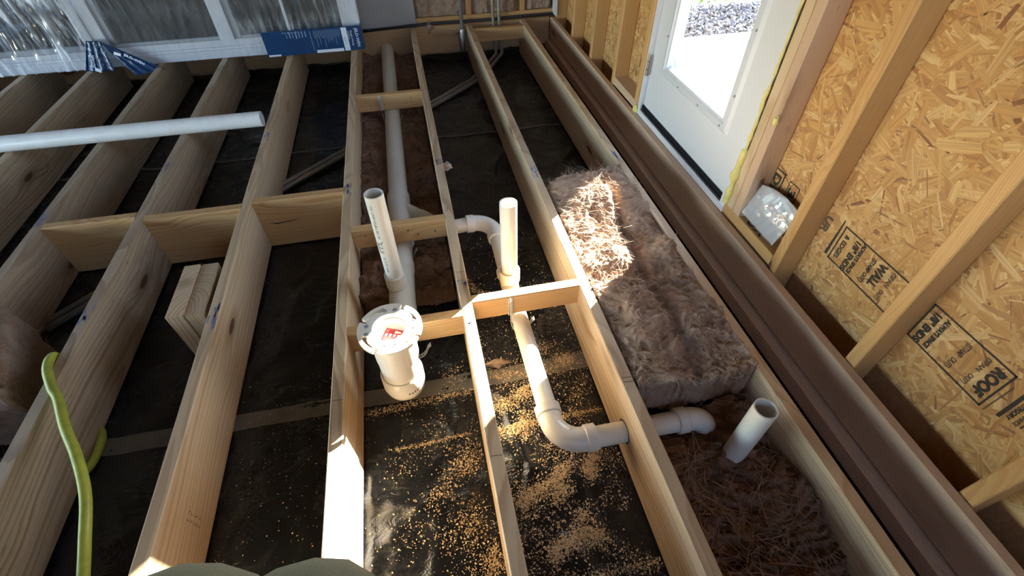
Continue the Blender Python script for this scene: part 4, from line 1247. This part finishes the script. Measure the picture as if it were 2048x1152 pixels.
# ------------------------------------------------------------------ packaged window standing on the joists
win = empty('packaged_window', (-1.5, 3.55, 0.003), 'new white window unit wrapped in clear plastic, standing on the joists', 'window')
WX0, WX1, WY, WT = -4.2, -0.338, 3.52, 1.55
def wp(name, mat, boxes, parent=win, **k):
    mb = MB()
    for a, b in boxes: mb.box(a, b)
    o = mb.build(name, M[mat], None, **k)
    child(o, parent)
    bv = o.modifiers.new('bevel', 'BEVEL'); bv.width = .003; bv.segments = 2
    return o
wp('outer_frame', 'vinyl', [((WX0, 3.522, 0.003), (WX1, 3.60, 0.052)), ((WX0, 3.534, 0.050), (WX1, 3.60, 0.066)), ((-0.352, 3.522, 0.05), (WX1, 3.60, WT)), ((WX0, 3.522, WT - .05), (WX1, 3.60, WT)), ((WX0, 3.522, .05), (WX0 + .05, 3.60, WT)), ((-1.96, 3.526, .05), (-1.905, 3.60, WT - .05))])
wp('sash_rail', 'vinyl', [((-1.905, 3.540, .066), (-0.352, 3.585, .104)), ((WX0 + .05, 3.540, .066), (-1.96, 3.585, .096))])
wp('sash_stile', 'vinyl', [((-1.205, 3.530, .104), (-1.122, 3.585, WT - .05))])
wp('sash_stile', 'vinyl', [((-1.905, 3.536, .104), (-1.835, 3.585, WT - .05))])
wp('sash_stile', 'vinyl', [((-0.452, 3.536, .104), (-0.352, 3.585, WT - .05))])
wp('screen_frame', 'vinyl_grey', [((-1.122, 3.545, .104), (-1.085, 3.58, WT - .05)), ((-1.085, 3.55, .104), (-0.452, 3.58, .118)), ((-1.835, 3.55, .104), (-1.205, 3.58, .122)), ((-1.835, 3.55, .122), (-1.80, 3.58, WT - .05)), ((WX0 + .05, 3.55, .096), (-1.96, 3.58, .125))])
wp('muntin', 'vinyl', [((-0.795, 3.556, .118), (-0.778, 3.572, WT - .05))])
for (x0, x1) in ((-1.80, -1.205), (-1.085, -0.452), (WX0 + .05, -1.96)):
    mb = MB(); mb.box((x0, 3.562, .11), (x1, 3.566, WT - .05)); child(mb.build('pane', M['glass_dark'], None), win)
    mb = MB(); mb.box((x0, 3.590, .08), (x1, 3.594, WT - .05)); child(mb.build('insect_screen', M['screen'], None), win)
# clear wrap, wrinkled
vs, fs = [], []
nu, nv = 520, 190
crease = []  # strength of the painted whitening and highlights on each fold
for j in range(nv + 1):
    for i in range(nu + 1):
        x = -3.0 + (WX1 + .006 + 3.0) * i / nu; z = 0.004 + 0.9 * j / nv
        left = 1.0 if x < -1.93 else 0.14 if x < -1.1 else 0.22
        wob = x + .10 * (z - .1) * (x + 1.6) * .4 + .03 * vn(x * 3, z * 3, 7)
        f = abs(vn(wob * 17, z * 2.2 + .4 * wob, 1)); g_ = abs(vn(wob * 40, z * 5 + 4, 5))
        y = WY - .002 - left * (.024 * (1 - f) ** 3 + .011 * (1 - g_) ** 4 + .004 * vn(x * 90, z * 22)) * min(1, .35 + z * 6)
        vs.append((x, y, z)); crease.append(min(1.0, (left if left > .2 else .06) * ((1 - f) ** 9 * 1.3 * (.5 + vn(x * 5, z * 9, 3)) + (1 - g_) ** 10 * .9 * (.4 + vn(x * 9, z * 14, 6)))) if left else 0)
fs = [(j * (nu + 1) + i, j * (nu + 1) + i + 1, (j + 1) * (nu + 1) + i + 1, (j + 1) * (nu + 1) + i) for j in range(nv) for i in range(nu)]
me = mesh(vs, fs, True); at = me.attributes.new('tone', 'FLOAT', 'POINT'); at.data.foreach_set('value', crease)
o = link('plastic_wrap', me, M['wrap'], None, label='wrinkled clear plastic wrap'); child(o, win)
# blue card sleeve on the lower right corner
card = wp('card_sleeve', 'blue_card', [((-0.945, 3.470, 0.0035), (-0.338, 3.476, 0.148)), ((-0.345, 3.476, 0.0035), (-0.338, 3.60, 0.148)), ((-0.945, 3.476, 0.0035), (-0.338, 3.60, 0.006))], label='blue printed card sleeve with white lettering')
CY = 3.4692
def card_rect(x0, x1, z0, z1, mat, d=0.0):
    o = link('print', mesh([(x0, CY - d, z0), (x1, CY - d, z0), (x1, CY - d, z1), (x0, CY - d, z1)], [(0, 1, 2, 3)]), M[mat], None)
    o.parent = card; o.location = (0, 0, 0); o.matrix_parent_inverse = Matrix.Identity(4)
    prints.append(o); return o
prints = []
card_rect(-0.462, -0.428, 0.004, 0.143, 'white_print')
card_rect(-0.64, -0.47, 0.004, 0.022, 'white_print')
r = random.Random(8)
for q in range(17):
    x = -0.632 + q * .0098
    card_rect(x, x + .0028, .135 - r.uniform(.03, .10), .137, 'pale_print', .0002)
card_rect(-0.655, -0.652, .02, .135, 'pale_print')
for q in range(7): card_rect(-0.80 + q * .019, -0.797 + q * .019 + r.uniform(0, .004), .108 + r.uniform(-.01, .005), .140, 'pale_print', .0002)
for q in range(8): card_rect(-0.82 + q * .016, -0.812 + q * .016, .132, .136 + r.uniform(0, .006), 'pale_print', .0002)
card_rect(-0.94, -0.865, .0035, .014, 'white_print')
def card_text(s, x, z, size, width, mat='white_print', bold=0.0):
    o = text_on('print_text', s, size, lambda a, b: Vector((x + b, CY - .0006, z - a)), M[mat], None, width, bold)
    prints.append(o); o.parent = card; return o
card_text('JELD-WEN', -0.378, 0.134, 0.026, 0.112, bold=.0004)
card_text('Single-Hung', -0.408, 0.124, 0.018, 0.090)
card_text('Window', -0.424, 0.122, 0.013, 0.050)
card_text('NORTE', -0.452, 0.088, 0.013, 0.042, 'blue_card')
# torn blue film hanging at the mullion: a folded flap of the printed wrap
def flap(name, P, fold, lab, seed):
    """P: 4 corners, bilinear, with pleats"""
    vs, fs = [], []; nu, nv = 26, 26
    for j in range(nv + 1):
        for i in range(nu + 1):
            u, v = i / nu, j / nv
            a = Vector(P[0]).lerp(Vector(P[1]), u); b = Vector(P[3]).lerp(Vector(P[2]), u)
            p = a.lerp(b, v)
            p.y -= fold * abs(sin(u * pi * 3 + seed)) * (0.3 + .7 * v) + .004 * vn(u * 9, v * 9, seed)
            vs.append(p)
    fs = [(j * (nu + 1) + i, j * (nu + 1) + i + 1, (j + 1) * (nu + 1) + i + 1, (j + 1) * (nu + 1) + i) for j in range(nv) for i in range(nu)]
    me = mesh(vs, fs, True); o = link(name, me, M['blue_card'], None, label=lab)
    o.modifiers.new('thickness', 'SOLIDIFY').thickness = .0008
    child(o, win); return o
def pxw(x, z, y=3.50): return (x, y, z)
flapA = flap('blue_film', [(-1.862, 3.495, .162), (-1.842, 3.494, .158), (-1.565, 3.47, -.012), (-1.735, 3.45, -.030)], .012, 'torn blue film printed in white', 1.0)
flapB = flap('blue_film', [(-1.925, 3.497, .170), (-1.850, 3.495, .165), (-1.845, 3.47, .004), (-2.005, 3.47, .012)], .016, 'crumpled blue film printed in white', 2.2)
def film_text(s, a, b, size, mat, y):
    a, b = Vector(a), Vector(b); d = (b - a); L = d.length; d.normalize(); n = Vector((-d.z, 0, d.x))
    o = text_on('print_text', s, size, lambda p, q: Vector((a.x, y, a.z)) + Vector((d.x, -.0 , d.z)) * p + n * q + Vector((0, -.03 * p / L, 0)), M[mat], None, L, .0003)
    child(o, win); return o
film_text('JELD-WEN', (-1.752, 0, .086), (-1.655, 0, .030), 0.022, 'white_print', 3.458)
film_text('JELD-WEN', (-1.938, 0, .030), (-1.892, 0, .110), 0.020, 'white_print', 3.455)
for (x, z, w, h) in ((-1.80, .098, .032, .014), (-1.950, .014, .028, .018)):
    o = link('print_badge', mesh([(x, 3.455, z), (x + w, 3.452, z - .014), (x + w + .008, 3.455, z + h - .014), (x + .008, 3.458, z + h)], [(0, 1, 2, 3)]), M['white_print'], None); child(o, win)

# ------------------------------------------------------------------ crumpled clear bag on the sill plate
bag = link('paper_bag', None, None, None, 'crumpled grey clear-plastic bag of papers between studs beside the door', 'bag')
nu, nv = 44, 30
def bag_sheet(off, rip, seed):
    TL, TR, BR, BL = Vector((1.112, 1.285, .172)), Vector((1.118, 1.055, .196)), Vector((1.082, 1.075, .056)), Vector((1.074, 1.262, .066))
    vs = []
    for j in range(nv + 1):
        for i in range(nu + 1):
            u, v = i / nu, j / nv
            uu = max(0.0, (u - .16) / .84)
            p = BL.lerp(BR, uu).lerp(TL.lerp(TR, uu), v)
            if u < .16:                      # the left side is folded back towards the board
                p += Vector((0.045, 0.022, 0.0)) * ((.16 - u) / .16)
            p.z += .022 * sin(pi * uu) * v
            p.x += -.010 * sin(pi * uu) * sin(pi * v) + rip * sin((uu * 2.0 - v * .3) * 20 + seed) * (.35 + .65 * sin(pi * v)) * (uu > 0.15) + .003 * vn(u * 6, v * 6, seed)
            q = p + Vector((-off * (1 + abs(vn(u * 7, v * 2.5, seed))), off * .4, off * .6 * v))
            vs.append(q)
    return vs
fs = [(j * (nu + 1) + i, j * (nu + 1) + i + 1, (j + 1) * (nu + 1) + i + 1, (j + 1) * (nu + 1) + i) for j in range(nv) for i in range(nu)]
o = link('paper', mesh(bag_sheet(0.0, .0012, 1.0), fs, True), M['paper'], bag); o.modifiers.new('thickness', 'SOLIDIFY').thickness = .0015
o = link('clear_sleeve', mesh(bag_sheet(.005, .0007, 3.0), fs, True), M['wrap'], bag)

# ------------------------------------------------------------------ crouching person: trouser legs only
def skin(name, verts, edges, radii, mat, parent=None, sub=2, **k):
    me = bpy.data.meshes.new('mesh'); me.from_pydata(verts, edges, []); me.update()
    o = link(name, me, mat, None, **k)
    sk = o.modifiers.new('skin', 'SKIN'); sk.use_smooth_shade = True
    for d, rr_ in zip(me.skin_vertices[0].data, radii):
        d.radius = (rr_, rr_) if not isinstance(rr_, tuple) else rr_
    me.skin_vertices[0].data[0].use_root = True
    ss = o.modifiers.new('subdiv', 'SUBSURF'); ss.levels = sub; ss.render_levels = sub
    if parent: child(o, parent)
    return o
person = empty('person', (-0.40, -0.2, 0.0), 'kneeling person in grey-green trousers, only a knee showing at the bottom edge', 'person')
pv = [(-0.42, -0.44, 0.36), (-0.52, -0.36, 0.36), (-0.56, -0.06, 0.40), (-0.450, 0.243, 0.390), (-0.56, 0.02, 0.20), (-0.60, -0.10, 0.06),
      (-0.30, -0.36, 0.36), (-0.31, -0.06, 0.39), (-0.335, 0.226, 0.388), (-0.34, 0.00, 0.20), (-0.33, -0.12, 0.06), (-0.42, -0.50, 0.56)]
pe = [(0, 1), (1, 2), (2, 3), (3, 4), (4, 5), (0, 6), (6, 7), (7, 8), (8, 9), (9, 10), (0, 11)]
prd = [.15, .12, .15, .155, .10, .07, .12, .14, .14, .10, .07, .16]
skin('trousers', pv, pe, prd, M['trouser'], person)
for x, y in ((-0.60, -0.09), (-0.33, -0.11)):
    skin('boot', [(x, y, 0.10), (x, y - .01, 0.045), (x, y + .09, 0.040), (x, y + .17, 0.034)], [(0, 1), (1, 2), (2, 3)], [.055, .05, .045, .038], M['boot'], person)

bpy.context.view_layer.update()
